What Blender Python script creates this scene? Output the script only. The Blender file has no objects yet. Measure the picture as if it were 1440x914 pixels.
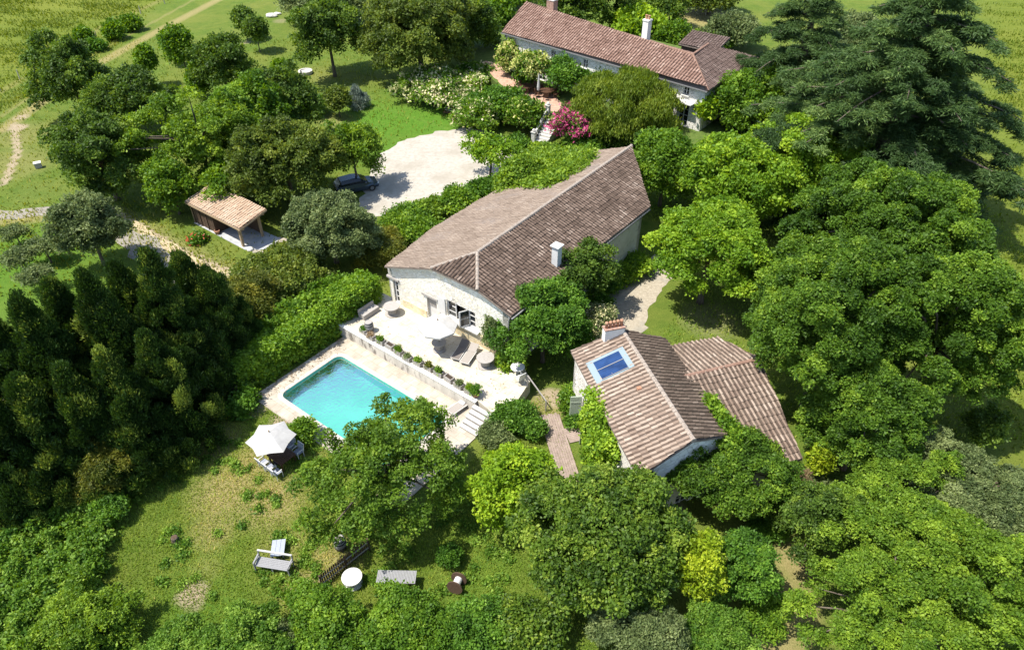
import bpy, bmesh, math, random
import numpy as np
from mathutils import Vector, Matrix
R = math.radians
# ------------------------------------------------------------------ camera, world, sun, exposure
sc = bpy.context.scene
COL = sc.collection
PITCH = R(38.55); CAMH = 33.0; FPX = 1000.0
cd = bpy.data.cameras.new('camera'); cam = bpy.data.objects.new('camera', cd); COL.objects.link(cam)
cam.location = (0, 0, CAMH); cam.rotation_euler = (R(90) - PITCH, 0, 0)
cd.sensor_width = 36; cd.lens = 36 * FPX / 1440; cd.clip_start = .5; cd.clip_end = 6000
sc.camera = cam
SUN_EL = R(64); SH = Vector((.97, .25, 0)).normalized()
w = bpy.data.worlds.new('World'); sc.world = w; w.use_nodes = True
nt = w.node_tree; bg = nt.nodes['Background']; sky = nt.nodes.new('ShaderNodeTexSky')
sky.sky_type = 'NISHITA'; sky.sun_disc = False; sky.sun_elevation = SUN_EL; sky.sun_rotation = R(256)
nt.links.new(sky.outputs[0], bg.inputs[0]); bg.inputs[1].default_value = .15
sd = bpy.data.lights.new('sun', 'SUN'); so = bpy.data.objects.new('sun', sd); COL.objects.link(so)
sd.energy = 4.8; sd.angle = R(.5); sd.color = (1, .95, .86)
so.rotation_euler = Vector((SH.x * math.cos(SUN_EL), SH.y * math.cos(SUN_EL), -math.sin(SUN_EL))).to_track_quat('-Z', 'Y').to_euler()
so.location = (-60, -10, 80)
vs = sc.view_settings; vs.view_transform = 'Standard'; vs.look = 'None'; vs.gamma = 1; vs.use_curve_mapping = False
vs.exposure = .85
sc.cycles.max_bounces = 6; sc.cycles.diffuse_bounces = 3; sc.cycles.transparent_max_bounces = 8
sc.cycles.use_denoising = True

# ------------------------------------------------------------------ survey helpers
sP, cP = math.sin(PITCH), math.cos(PITCH)
def px(u, v, z=0.0):
    """survey point of the photograph (1440 x 914) on the level z"""
    x = (u - 720) / FPX; y = (457 - v) / FPX
    d = Vector((x, cP + y * sP, -sP + y * cP)); t = (z - CAMH) / d.z
    return Vector((0, 0, CAMH)) + d * t
def onp(u, v, p0, n):
    x = (u - 720) / FPX; y = (457 - v) / FPX
    d = Vector((x, cP + y * sP, -sP + y * cP)); c = Vector((0, 0, CAMH))
    return c + d * ((Vector(p0) - c).dot(n) / d.dot(n))
def depth(p):
    return p.y * cP - (p.z - CAMH) * sP
ZV = Vector((0, 0, 1))
# axes of the barn, terrace and pool
BO = Vector((-8.51, 42.79, 0)); BA = Vector((.79, -.613, 0)).normalized(); BB = Vector((-BA.y, BA.x, 0))
def W(a, b, z=0.0): return BO + BA * a + BB * b + ZV * z
# axes of the house with the solar panel
HO = Vector((3.66, 33.1, 4.5)); HD = Vector((.27, -.963, 0)).normalized(); HQ = Vector((-HD.y, HD.x, 0))
def H(d, q, z=0.0): return HO + HD * d + HQ * q + ZV * z
ANG_A = math.atan2(BA.y, BA.x)

# ------------------------------------------------------------------ objects
OFF = {}
def tag(o, label=None, cat=None, group=None, kind=None):
    if label: o['label'] = label
    if cat: o['category'] = cat
    if group: o['group'] = group
    if kind: o['kind'] = kind
    return o
def thing(name, label, cat, loc=(0, 0, 0), rz=0, group=None):
    o = bpy.data.objects.new(name, None); COL.objects.link(o); o.empty_display_size = .3
    o.location = loc; o.rotation_euler = (0, 0, rz); OFF[o.name] = Vector(loc)
    return tag(o, label, cat, group)
def link(name, me, parent=None):
    o = bpy.data.objects.new(name, me); COL.objects.link(o)
    if parent is not None: o.parent = parent; OFF[o.name] = OFF.get(parent.name, Vector())
    return o
def copy_tree(o, parent=None):
    c = o.copy(); COL.objects.link(c)
    if parent is not None: c.parent = parent
    for ch in list(o.children): copy_tree(ch, c)
    return c

class MB:
    def __init__(s): s.v = []; s.f = []; s.m = []; s.mi = 0
    def add(s, vs, fs):
        n = len(s.v); s.v += [tuple(p) for p in vs]
        for f in fs: s.f.append(tuple(n + i for i in f)); s.m.append(s.mi)
    def frame(s, c, ax, ay, az):
        c = Vector(c); P = [c + ax * i + ay * j + az * k for k in (-1, 1) for j in (-1, 1) for i in (-1, 1)]
        s.add(P, [(0, 2, 3, 1), (4, 5, 7, 6), (0, 1, 5, 4), (2, 6, 7, 3), (0, 4, 6, 2), (1, 3, 7, 5)])
        return s
    def box(s, c, size, rz=0, tilt=None):
        m = Matrix.Rotation(rz, 3, 'Z')
        if tilt: m = m @ Matrix.Rotation(tilt[1], 3, tilt[0])
        return s.frame(c, m @ Vector((size[0] / 2, 0, 0)), m @ Vector((0, size[1] / 2, 0)), m @ Vector((0, 0, size[2] / 2)))
    def bar(s, p, q, wd, hg, up=ZV):
        p = Vector(p); q = Vector(q); a = (q - p) / 2
        sd_ = a.cross(up).normalized() if a.cross(up).length > 1e-5 else Vector((1, 0, 0))
        u2 = sd_.cross(a).normalized()
        return s.frame((p + q) / 2, a, sd_ * wd / 2, u2 * hg / 2)
    def tube(s, pts, rs, n=7, caps=True):
        pts = [Vector(p) for p in pts]; k = len(pts); V = []; F = []
        if not hasattr(rs, '__len__'): rs = [rs] * k
        ref = Vector((.31, .74, .2))
        for i, p in enumerate(pts):
            t = (pts[min(i + 1, k - 1)] - pts[max(i - 1, 0)]).normalized()
            a = t.cross(ref).normalized(); b = t.cross(a)
            for j in range(n):
                g = 2 * math.pi * j / n; V.append(p + (a * math.cos(g) + b * math.sin(g)) * rs[i])
        for i in range(k - 1):
            for j in range(n):
                F.append((i * n + j, i * n + (j + 1) % n, (i + 1) * n + (j + 1) % n, (i + 1) * n + j))
        if caps: F += [tuple(range(n))[::-1], tuple((k - 1) * n + j for j in range(n))]
        s.add(V, F); return s
    def lathe(s, prof, c=(0, 0, 0), n=20):
        c = Vector(c); V = []; F = []; k = len(prof)
        for r, z in prof:
            for j in range(n):
                g = 2 * math.pi * j / n; V.append(c + Vector((r * math.cos(g), r * math.sin(g), z)))
        for i in range(k - 1):
            for j in range(n):
                F.append((i * n + j, i * n + (j + 1) % n, (i + 1) * n + (j + 1) % n, (i + 1) * n + j))
        F += [tuple(range(n))[::-1], tuple((k - 1) * n + j for j in range(n))]
        s.add(V, F); return s
    def prism(s, poly, dz):
        """poly: list of 3D points (counter-clockwise from above), extruded by the vector dz"""
        n = len(poly); dz = Vector(dz); V = [Vector(p) for p in poly] + [Vector(p) + dz for p in poly]
        F = [tuple(range(n))[::-1], tuple(range(n, 2 * n))] + [(i, (i + 1) % n, n + (i + 1) % n, n + i) for i in range(n)]
        s.add(V, F); return s
    def mesh(s, name, mats, off=Vector(), smooth=False):
        me = bpy.data.meshes.new(name)
        me.from_pydata([(p[0] - off.x, p[1] - off.y, p[2] - off.z) for p in s.v], [], s.f)
        for m in (mats if isinstance(mats, (list, tuple)) else [mats]): me.materials.append(m)
        me.polygons.foreach_set('material_index', s.m)
        if smooth: me.polygons.foreach_set('use_smooth', [True] * len(s.f))
        bm = bmesh.new(); bm.from_mesh(me); bmesh.ops.recalc_face_normals(bm, faces=bm.faces); bm.to_mesh(me); bm.free()
        return me
    def build(s, name, mats, parent=None, world=False, smooth=False):
        off = OFF.get(parent.name, Vector()) if (world and parent is not None) else Vector()
        return link(name, s.mesh(name, mats, off, smooth), parent)

# ------------------------------------------------------------------ materials
MATS = {}
def _new(name):
    m = bpy.data.materials.new(name); m.use_nodes = True; MATS[name] = m
    n = m.node_tree.nodes; return m, n, m.node_tree.links, n['Principled BSDF']
def ramp(n, stops, interp='LINEAR'):
    r = n.new('ShaderNodeValToRGB'); r.color_ramp.interpolation = interp
    e = r.color_ramp.elements
    while len(e) < len(stops): e.new(.5)
    for i, (p, c) in enumerate(stops): e[i].position = p; e[i].color = (*c, 1)
    return r
def pmat(name, stops, scale=3.0, rough=.85, bump=.2, bscale=None, detail=6, spec=.25, stretch=None, metal=0, dirt=None):
    """noise-driven colour and relief in the object's own space"""
    m, n, l, b = _new(name)
    tc = n.new('ShaderNodeTexCoord'); mp = n.new('ShaderNodeMapping'); l.new(tc.outputs['Object'], mp.inputs[0])
    if stretch: mp.inputs['Scale'].default_value = stretch
    nz = n.new('ShaderNodeTexNoise'); nz.inputs['Scale'].default_value = scale; nz.inputs['Detail'].default_value = detail
    nz.inputs['Roughness'].default_value = .65
    l.new(mp.outputs[0], nz.inputs['Vector'])
    r = ramp(n, stops); l.new(nz.outputs[0], r.inputs[0]); out = r.outputs[0]
    if dirt:
        n2 = n.new('ShaderNodeTexNoise'); n2.inputs['Scale'].default_value = dirt[0]; n2.inputs['Detail'].default_value = 5
        l.new(mp.outputs[0], n2.inputs['Vector']); r2 = ramp(n, [(dirt[1], (0, 0, 0)), (dirt[2], (1, 1, 1))])
        l.new(n2.outputs[0], r2.inputs[0]); mx = n.new('ShaderNodeMixRGB'); l.new(r2.outputs[0], mx.inputs[0])
        l.new(out, mx.inputs[1]); mx.inputs[2].default_value = (*dirt[3], 1); out = mx.outputs[0]
    l.new(out, b.inputs['Base Color'])
    b.inputs['Roughness'].default_value = rough; b.inputs['Specular IOR Level'].default_value = spec; b.inputs['Metallic'].default_value = metal
    if bump:
        n3 = n.new('ShaderNodeTexNoise'); n3.inputs['Scale'].default_value = bscale or scale * 4; n3.inputs['Detail'].default_value = 6
        l.new(mp.outputs[0], n3.inputs['Vector']); bp = n.new('ShaderNodeBump'); bp.inputs['Strength'].default_value = bump
        bp.inputs['Distance'].default_value = .05; l.new(n3.outputs[0], bp.inputs['Height']); l.new(bp.outputs[0], b.inputs['Normal'])
    return m
def stone_mat(name, cols, mortar, scale=3.2, mw=.06):
    m, n, l, b = _new(name)
    tc = n.new('ShaderNodeTexCoord'); mp = n.new('ShaderNodeMapping'); mp.inputs['Scale'].default_value = (1, 1, 1.5)
    l.new(tc.outputs['Object'], mp.inputs[0])
    nz = n.new('ShaderNodeTexNoise'); nz.inputs['Scale'].default_value = 2.2; l.new(mp.outputs[0], nz.inputs['Vector'])
    mx = n.new('ShaderNodeMixRGB'); mx.blend_type = 'LINEAR_LIGHT'; mx.inputs[0].default_value = .12
    l.new(mp.outputs[0], mx.inputs[1]); l.new(nz.outputs['Color'], mx.inputs[2])
    v1 = n.new('ShaderNodeTexVoronoi'); v1.inputs['Scale'].default_value = scale; l.new(mx.outputs[0], v1.inputs['Vector'])
    v2 = n.new('ShaderNodeTexVoronoi'); v2.feature = 'DISTANCE_TO_EDGE'; v2.inputs['Scale'].default_value = scale; l.new(mx.outputs[0], v2.inputs['Vector'])
    sp = n.new('ShaderNodeSeparateColor'); l.new(v1.outputs['Color'], sp.inputs[0])
    k = len(cols); r = ramp(n, [(i / max(1, k - 1), c) for i, c in enumerate(cols)]); l.new(sp.outputs[0], r.inputs[0])
    e = ramp(n, [(mw * .4, (0, 0, 0)), (mw, (1, 1, 1))]); l.new(v2.outputs['Distance'], e.inputs[0])
    mm = n.new('ShaderNodeMixRGB'); l.new(e.outputs[0], mm.inputs[0]); mm.inputs[1].default_value = (*mortar, 1); l.new(r.outputs[0], mm.inputs[2])
    n4 = n.new('ShaderNodeTexNoise'); n4.inputs['Scale'].default_value = .7; n4.inputs['Detail'].default_value = 8; l.new(tc.outputs['Object'], n4.inputs['Vector'])
    r4 = ramp(n, [(.42, (0, 0, 0)), (.68, (1, 1, 1))]); l.new(n4.outputs[0], r4.inputs[0])
    m4 = n.new('ShaderNodeMixRGB'); m4.inputs[0].default_value = .5; l.new(r4.outputs[0], m4.inputs[0]); l.new(mm.outputs[0], m4.inputs[1])
    m4.inputs[2].default_value = (*[c * 1.4 for c in mortar], 1)
    l.new(m4.outputs[0], b.inputs['Base Color']); b.inputs['Roughness'].default_value = .9; b.inputs['Specular IOR Level'].default_value = .15
    bp = n.new('ShaderNodeBump'); bp.inputs['Strength'].default_value = .8; bp.inputs['Distance'].default_value = .05
    l.new(e.outputs[0], bp.inputs['Height']); l.new(bp.outputs[0], b.inputs['Normal'])
    return m
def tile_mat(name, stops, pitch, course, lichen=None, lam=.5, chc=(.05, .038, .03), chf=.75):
    m, n, l, b = _new(name)
    uv = n.new('ShaderNodeUVMap'); sx = n.new('ShaderNodeSeparateXYZ'); l.new(uv.outputs[0], sx.inputs[0])
    def mth(op, o, k=None, o2=None):
        a = n.new('ShaderNodeMath'); a.operation = op; l.new(o, a.inputs[0])
        if o2 is not None: l.new(o2, a.inputs[1])
        elif k is not None: a.inputs[1].default_value = k
        return a.outputs[0]
    iu = mth('FLOOR', mth('ADD', mth('MULTIPLY', sx.outputs[0], 2 / pitch), .5)); iv = mth('FLOOR', mth('DIVIDE', sx.outputs[1], course))
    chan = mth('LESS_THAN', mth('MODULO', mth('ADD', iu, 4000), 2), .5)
    cx = n.new('ShaderNodeCombineXYZ'); l.new(iu, cx.inputs[0]); l.new(iv, cx.inputs[1])
    wn = n.new('ShaderNodeTexWhiteNoise'); wn.noise_dimensions = '2D'; l.new(cx.outputs[0], wn.inputs['Vector'])
    nz = n.new('ShaderNodeTexNoise'); nz.inputs['Scale'].default_value = .55; nz.inputs['Detail'].default_value = 7; l.new(uv.outputs[0], nz.inputs['Vector'])
    nf = n.new('ShaderNodeTexNoise'); nf.inputs['Scale'].default_value = 9; nf.inputs['Detail'].default_value = 5; l.new(uv.outputs[0], nf.inputs['Vector'])
    ad = n.new('ShaderNodeMath'); ad.operation = 'MULTIPLY_ADD'; l.new(wn.outputs[0], ad.inputs[0]); ad.inputs[1].default_value = .44
    l.new(nz.outputs[0], ad.inputs[2])
    a2 = n.new('ShaderNodeMath'); a2.operation = 'MULTIPLY_ADD'; l.new(nf.outputs[0], a2.inputs[0]); a2.inputs[1].default_value = .35; l.new(ad.outputs[0], a2.inputs[2])
    a3 = n.new('ShaderNodeMath'); a3.operation = 'SUBTRACT'; l.new(a2.outputs[0], a3.inputs[0]); a3.inputs[1].default_value = .38
    r = ramp(n, stops); l.new(a3.outputs[0], r.inputs[0]); out = r.outputs[0]
    if lichen:
        nl = n.new('ShaderNodeTexNoise'); nl.inputs['Scale'].default_value = 3.2; nl.inputs['Detail'].default_value = 9; nl.inputs['Roughness'].default_value = .8
        l.new(uv.outputs[0], nl.inputs['Vector']); rl = ramp(n, [(lam, (0, 0, 0)), (lam + .12, (1, 1, 1))]); l.new(nl.outputs[0], rl.inputs[0])
        mx = n.new('ShaderNodeMixRGB'); l.new(rl.outputs[0], mx.inputs[0]); l.new(out, mx.inputs[1]); mx.inputs[2].default_value = (*lichen, 1); out = mx.outputs[0]
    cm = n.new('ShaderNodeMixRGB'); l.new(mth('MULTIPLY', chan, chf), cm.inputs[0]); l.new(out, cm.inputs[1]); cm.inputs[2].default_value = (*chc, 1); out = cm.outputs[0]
    l.new(out, b.inputs['Base Color']); b.inputs['Roughness'].default_value = .9; b.inputs['Specular IOR Level'].default_value = .15
    return m
def leaf_mat(name, c1, c2, c3=None, trans=.3, spec=.22, rough=.55):
    c1, c2, c3 = [None if c is None else (c[0] * 1.68 + .004, c[1] * 1.48 + .006, c[2] * 1.2 + .001) for c in (c1, c2, c3)]
    m, n, l, b = _new(name)
    at = n.new('ShaderNodeAttribute'); at.attribute_name = 'tint'
    r = ramp(n, [(0, c1), (.65, c2), (1, c3 or tuple(min(1, x * 1.35) for x in c2))]); l.new(at.outputs['Fac'], r.inputs[0])
    l.new(r.outputs[0], b.inputs['Base Color']); b.inputs['Roughness'].default_value = rough; b.inputs['Specular IOR Level'].default_value = spec
    tr = n.new('ShaderNodeBsdfTranslucent'); hs = n.new('ShaderNodeHueSaturation'); hs.inputs['Hue'].default_value = .485; hs.inputs['Saturation'].default_value = 1.1
    hs.inputs['Value'].default_value = 1.5; l.new(r.outputs[0], hs.inputs['Color']); l.new(hs.outputs[0], tr.inputs[0])
    ms = n.new('ShaderNodeMixShader'); ms.inputs[0].default_value = trans
    l.new(b.outputs[0], ms.inputs[1]); l.new(tr.outputs[0], ms.inputs[2]); l.new(ms.outputs[0], n['Material Output'].inputs['Surface'])
    return m
def plain(name, c, rough=.6, metal=0, spec=.4):
    m, n, l, b = _new(name); b.inputs['Base Color'].default_value = (*c, 1); b.inputs['Roughness'].default_value = rough
    b.inputs['Metallic'].default_value = metal; b.inputs['Specular IOR Level'].default_value = spec
    return m

m_bark = pmat('bark', [(.3, (.06, .045, .03)), (.7, (.17, .14, .11))], 6, .95, .6, stretch=(1, 1, .25))
m_stone = stone_mat('barn_stone', [(.66, .62, .55), (.8, .77, .7), (.7, .62, .47), (.82, .79, .72), (.56, .52, .45)], (.5, .48, .42), 3.4, .045)
m_stoneY = stone_mat('yellow_stone', [(.5, .40, .22), (.62, .52, .32), (.45, .33, .16), (.66, .58, .42)], (.62, .54, .38), 3.0)
m_stoneH = stone_mat('house_stone', [(.6, .57, .5), (.74, .71, .65), (.5, .46, .4), (.78, .75, .7)], (.48, .45, .4), 2.8, .05)
m_stoneB = stone_mat('back_house_stone', [(.62, .6, .56), (.76, .74, .7), (.54, .5, .45), (.8, .78, .73)], (.52, .5, .46), 2.4, .05)
m_render = pmat('lime_render', [(.3, (.48, .46, .38)), (.7, (.62, .6, .52))], 1.2, .95, .2, dirt=(2.0, .55, .7, (.38, .37, .3)))
m_plaster = pmat('white_plaster', [(.3, (.62, .6, .55)), (.7, (.78, .76, .71))], 2, .9, .15)
m_concrete = pmat('stained_concrete', [(.3, (.36, .33, .29)), (.7, (.58, .54, .48))], 1.2, .95, .25, dirt=(2.2, .56, .68, (.17, .15, .13)), stretch=(1, 1, .35))
m_paveT = None
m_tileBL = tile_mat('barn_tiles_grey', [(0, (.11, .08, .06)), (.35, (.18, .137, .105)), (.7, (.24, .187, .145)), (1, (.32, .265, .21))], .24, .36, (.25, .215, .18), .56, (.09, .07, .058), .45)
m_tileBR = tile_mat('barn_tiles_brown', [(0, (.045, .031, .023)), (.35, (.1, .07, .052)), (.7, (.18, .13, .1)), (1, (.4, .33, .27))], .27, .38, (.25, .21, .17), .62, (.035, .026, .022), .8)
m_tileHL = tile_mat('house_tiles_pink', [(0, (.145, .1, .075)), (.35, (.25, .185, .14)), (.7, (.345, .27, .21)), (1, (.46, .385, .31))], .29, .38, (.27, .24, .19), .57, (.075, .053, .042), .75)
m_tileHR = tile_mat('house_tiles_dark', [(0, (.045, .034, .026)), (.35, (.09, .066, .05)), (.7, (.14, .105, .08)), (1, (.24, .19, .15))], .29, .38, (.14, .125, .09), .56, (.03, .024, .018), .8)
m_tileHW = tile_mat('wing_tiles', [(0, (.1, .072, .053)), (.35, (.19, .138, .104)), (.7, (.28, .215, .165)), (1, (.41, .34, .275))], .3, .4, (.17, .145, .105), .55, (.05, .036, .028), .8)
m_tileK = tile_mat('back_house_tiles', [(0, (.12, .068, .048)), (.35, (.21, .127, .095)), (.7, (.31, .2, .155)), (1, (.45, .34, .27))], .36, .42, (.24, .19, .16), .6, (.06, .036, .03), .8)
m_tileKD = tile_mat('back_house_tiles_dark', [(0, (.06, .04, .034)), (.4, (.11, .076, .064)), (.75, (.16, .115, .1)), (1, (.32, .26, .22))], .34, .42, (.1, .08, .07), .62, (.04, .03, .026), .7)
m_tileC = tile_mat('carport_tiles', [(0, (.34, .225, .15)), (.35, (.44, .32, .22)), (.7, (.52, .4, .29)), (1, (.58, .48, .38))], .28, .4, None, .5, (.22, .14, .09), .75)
m_ridge = pmat('ridge_mortar', [(.3, (.2, .165, .135)), (.7, (.36, .305, .255))], 5, .95, .3)
m_ridgeR = pmat('ridge_tile_red', [(.3, (.15, .085, .06)), (.7, (.28, .175, .13))], 5, .95, .3)
m_wood = pmat('weathered_wood', [(.3, (.24, .22, .2)), (.7, (.42, .39, .36))], 5, .85, .3, stretch=(1, 12, 12))
m_woodW = pmat('bleached_plank', [(.3, (.19, .19, .195)), (.7, (.3, .3, .305))], 5, .8, .2, stretch=(12, 1, 12))
m_woodD = pmat('dark_timber', [(.3, (.05, .032, .022)), (.7, (.12, .075, .05))], 4, .8, .3, stretch=(8, 8, 1))
m_woodT = pmat('tan_timber', [(.3, (.28, .2, .12)), (.7, (.42, .31, .2))], 4, .8, .2, stretch=(8, 8, 1))
m_teak = pmat('dark_teak', [(.3, (.05, .025, .015)), (.7, (.1, .05, .03))], 6, .5, .15, stretch=(1, 12, 1))
m_eave = pmat('eave_timber', [(.3, (.13, .1, .08)), (.7, (.22, .18, .15))], 4, .9, .1)
m_white = pmat('white_paint', [(.3, (.5, .49, .47)), (.7, (.6, .59, .57))], 3, .55, 0)
m_canvas = pmat('white_canvas', [(.3, (.36, .35, .33)), (.7, (.44, .43, .41))], 3, .9, .05)
m_glass = plain('window_glass', (.012, .016, .02), .08, 0, .6)
m_dark = plain('dark_interior', (.012, .011, .01), .9)
m_iron = plain('dark_iron', (.03, .03, .033), .5, .6)
m_zinc = plain('zinc_gutter', (.2, .2, .2), .65, .3)
m_shut = pmat('sage_shutter_paint', [(.3, (.36, .42, .32)), (.7, (.45, .5, .4))], 3, .7, .05)
m_terra = pmat('terracotta', [(.3, (.3, .14, .08)), (.7, (.46, .25, .16))], 6, .9, .2)
m_trough = pmat('stone_trough', [(.3, (.2, .18, .16)), (.7, (.36, .33, .3))], 6, .95, .4)
m_soil = pmat('soil', [(.3, (.03, .022, .015)), (.7, (.07, .05, .035))], 12, 1, .5)
m_brick = pmat('old_brick', [(.3, (.22, .12, .09)), (.7, (.4, .27, .21))], 5, .95, .4)
m_mesh = pmat('taupe_sling', [(.3, (.26, .23, .2)), (.7, (.32, .29, .26))], 30, .8, .05)
m_meshD = pmat('shade_dark_sling', [(.3, (.13, .11, .1)), (.7, (.17, .15, .135))], 30, .8, .05)  # darker copy of the taupe sling, parasol shade put into its colour
m_cush = pmat('grey_cushion', [(.3, (.22, .24, .3)), (.7, (.3, .32, .38))], 8, .9, .1)
m_alu = plain('pale_frame', (.7, .69, .66), .4, .2)
m_rock = pmat('pale_rock', [(.3, (.36, .35, .32)), (.7, (.6, .58, .54))], 4, .95, .5)
m_gravel = None

# ------------------------------------------------------------------ foliage
def foliage(name, lobes, seed, leaf, mats, parent=None, cover=1.6, aspect=.62, per=9, rt=2.2, mode='round', up=.45, jit=.7,
            bottom=-.35, shell=(.72, 1.06), cull=.72, droop=.35, off=None, mixed=None, sub=7):
    """one mesh of leaf faces gathered in sprays over a set of lobes; lobes: rows of x y z rx ry rz tint"""
    rng = np.random.default_rng(seed); Lb = np.asarray(lobes, float)
    P0 = Lb.copy(); own = None
    if sub:
        nL = len(Lb); k_ = np.arange(sub); zz = 1 - 1.35 * (k_ + .5) / sub; ph = rng.uniform(0, 6.28, nL)
        an = ph[:, None] + k_[None, :] * 2.39996 + rng.normal(size=(nL, sub)) * .3; hh = np.sqrt(1 - np.clip(zz, -1, 1) ** 2)
        dd = np.stack([np.cos(an) * hh, np.sin(an) * hh, np.broadcast_to(zz, an.shape)], -1) * rng.uniform(.6, 1.05, (nL, sub))[:, :, None]
        cc = Lb[:, None, :3] + dd * Lb[:, None, 3:6]; rr = Lb[:, None, 3:6] * rng.uniform(.3, .55, (nL, sub))[:, :, None]
        tt = Lb[:, None, 6] + rng.normal(size=(nL, sub)) * .17
        own = np.repeat(np.arange(nL), sub); Lb = np.concatenate([cc, rr, tt[:, :, None]], -1).reshape(-1, 7)
    c = Lb[:, :3]; r = Lb[:, 3:6]; tn = Lb[:, 6]
    pq = 1.6
    area = 4 * np.pi * (((r[:, 0] * r[:, 1]) ** pq + (r[:, 0] * r[:, 2]) ** pq + (r[:, 1] * r[:, 2]) ** pq) / 3) ** (1 / pq)
    nt_ = np.maximum(3, (cover * area / (leaf * leaf * aspect * .5) / per).astype(int))
    idx = np.repeat(np.arange(len(Lb)), nt_); n = len(idx)
    d = rng.normal(size=(n, 3)); d /= np.linalg.norm(d, axis=1)[:, None]
    k = d[:, 2] < bottom; flip = k & (rng.random(n) < .8); d[flip, 2] *= -1
    s = rng.uniform(shell[0], shell[1], n)[:, None]
    p = c[idx] + d * r[idx] * s
    if cull and 1 < len(P0) < 600:
        keep = np.ones(n, bool); on = own[idx] if own is not None else idx
        for j in range(len(P0)):
            q = (p - P0[j, :3]) / P0[j, 3:6]; ins = (q * q).sum(1) < cull * cull; ins &= on != j; keep &= ~ins
        idx = idx[keep]; d = d[keep]; p = p[keep]; n = len(idx)
    nr = d / r[idx] * r[idx].min(1)[:, None]; nr /= np.linalg.norm(nr, axis=1)[:, None]
    nr = nr + np.array([0, 0, up]) + rng.normal(size=(n, 3)) * .3; nr /= np.linalg.norm(nr, axis=1)[:, None]
    ref = rng.normal(size=(n, 3)); t1 = np.cross(nr, ref); t1 /= np.linalg.norm(t1, axis=1)[:, None]; t2 = np.cross(nr, t1)
    R_ = rt * leaf * rng.uniform(.7, 1.3, n)
    ttw = rng.normal(size=n) * .13
    m = n * per; ii = np.repeat(np.arange(n), per)
    g = rng.uniform(0, 2 * np.pi, m); q = np.sqrt(rng.random(m))
    loc = (t1[ii] * np.cos(g)[:, None] + t2[ii] * np.sin(g)[:, None]) * (q * R_[ii])[:, None]
    pos = p[ii] + loc - nr[ii] * (droop * q * q * R_[ii])[:, None] + nr[ii] * (rng.normal(size=m) * .15 * R_[ii])[:, None]
    ln = nr[ii] + rng.normal(size=(m, 3)) * jit; ln /= np.linalg.norm(ln, axis=1)[:, None]
    if mode == 'round': ax = rng.normal(size=(m, 3))
    elif mode == 'out': ax = d[ii] * np.array([1, 1, .3]) + loc / R_[ii][:, None] * .5 + rng.normal(size=(m, 3)) * .35 - np.array([0, 0, .15])
    elif mode == 'up': ax = d[ii] * .55 + np.array([0, 0, .9]) + rng.normal(size=(m, 3)) * .3
    else: ax = d[ii] * .3 - np.array([0, 0, 1.]) + rng.normal(size=(m, 3)) * .3
    ax = ax - ln * (ax * ln).sum(1)[:, None] * (1 if mode == 'round' else .35)
    ax /= np.linalg.norm(ax, axis=1)[:, None]
    sd_ = np.cross(ln, ax); sd_ /= np.linalg.norm(sd_, axis=1)[:, None] + 1e-9
    sz = leaf * rng.uniform(.55, 1.45, m)
    hl = (ax.T * sz * .5).T; hs = (sd_.T * sz * aspect * .5).T
    V = np.empty((m, 4, 3), np.float32)
    V[:, 0] = pos - hl; V[:, 1] = pos + hs + hl * .1; V[:, 2] = pos + hl; V[:, 3] = pos - hs + hl * .1
    if off is None: off = OFF.get(parent.name, Vector()) if parent is not None else Vector()
    V -= np.array(off, np.float32)
    tint = np.clip(tn[idx][ii] + ttw[ii] + rng.normal(size=m) * .12, 0, 1).astype(np.float32)
    me = bpy.data.meshes.new(name); me.vertices.add(4 * m); me.vertices.foreach_set('co', V.reshape(-1))
    me.loops.add(4 * m); me.loops.foreach_set('vertex_index', np.arange(4 * m, dtype=np.int32))
    me.polygons.add(m); me.polygons.foreach_set('loop_start', np.arange(0, 4 * m, 4, dtype=np.int32))
    for x in (mats if isinstance(mats, (list, tuple)) else [mats]): me.materials.append(x)
    if mixed: me.polygons.foreach_set('material_index', (np.random.default_rng(seed + 9).random(n) < mixed)[ii].astype(np.int32))
    a = me.attributes.new('tint', 'FLOAT', 'FACE'); a.data.foreach_set('value', tint)
    me.update(calc_edges=True); me.validate()
    global NLEAF; NLEAF += m
    return link(name, me, parent)
NLEAF = 0
def crown_lobes(c, a, b, n, rng, lr=(.26, .42), flat=.85, low=-.45, irr=.2, inner=.25, tint=(.25, .75)):
    out = []; ph = rng.uniform(0, 6.28); k1, k2 = rng.uniform(0, 6.28, 2)
    for i in range(n):
        z = 1 - (1 - low) * (i + .5) / n; g = ph + i * 2.39996 + rng.normal() * .25; z = float(np.clip(z + rng.normal() * .08, low, 1))
        h = math.sqrt(max(0, 1 - z * z)); rr = 1 + irr * (math.sin(2 * g + k1) * .6 + math.sin(3 * g + k2 + 2 * z) * .6) * h + rng.normal() * irr * .35
        l = rng.uniform(*lr); s = max(.3, rr - l * .8)
        out.append((c[0] + a * s * h * math.cos(g), c[1] + a * s * h * math.sin(g), c[2] + b * s * z,
                    a * l, a * l, min(a, b) * l * flat, rng.uniform(*tint)))
    for i in range(int(n * inner)):
        d = rng.normal(size=3); d /= np.linalg.norm(d); s = rng.uniform(.1, .5); l = rng.uniform(*lr)
        out.append((c[0] + a * s * d[0], c[1] + a * s * d[1], c[2] + b * s * abs(d[2]), a * l, a * l, min(a, b) * l * flat, rng.uniform(*tint)))
    return out
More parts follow.
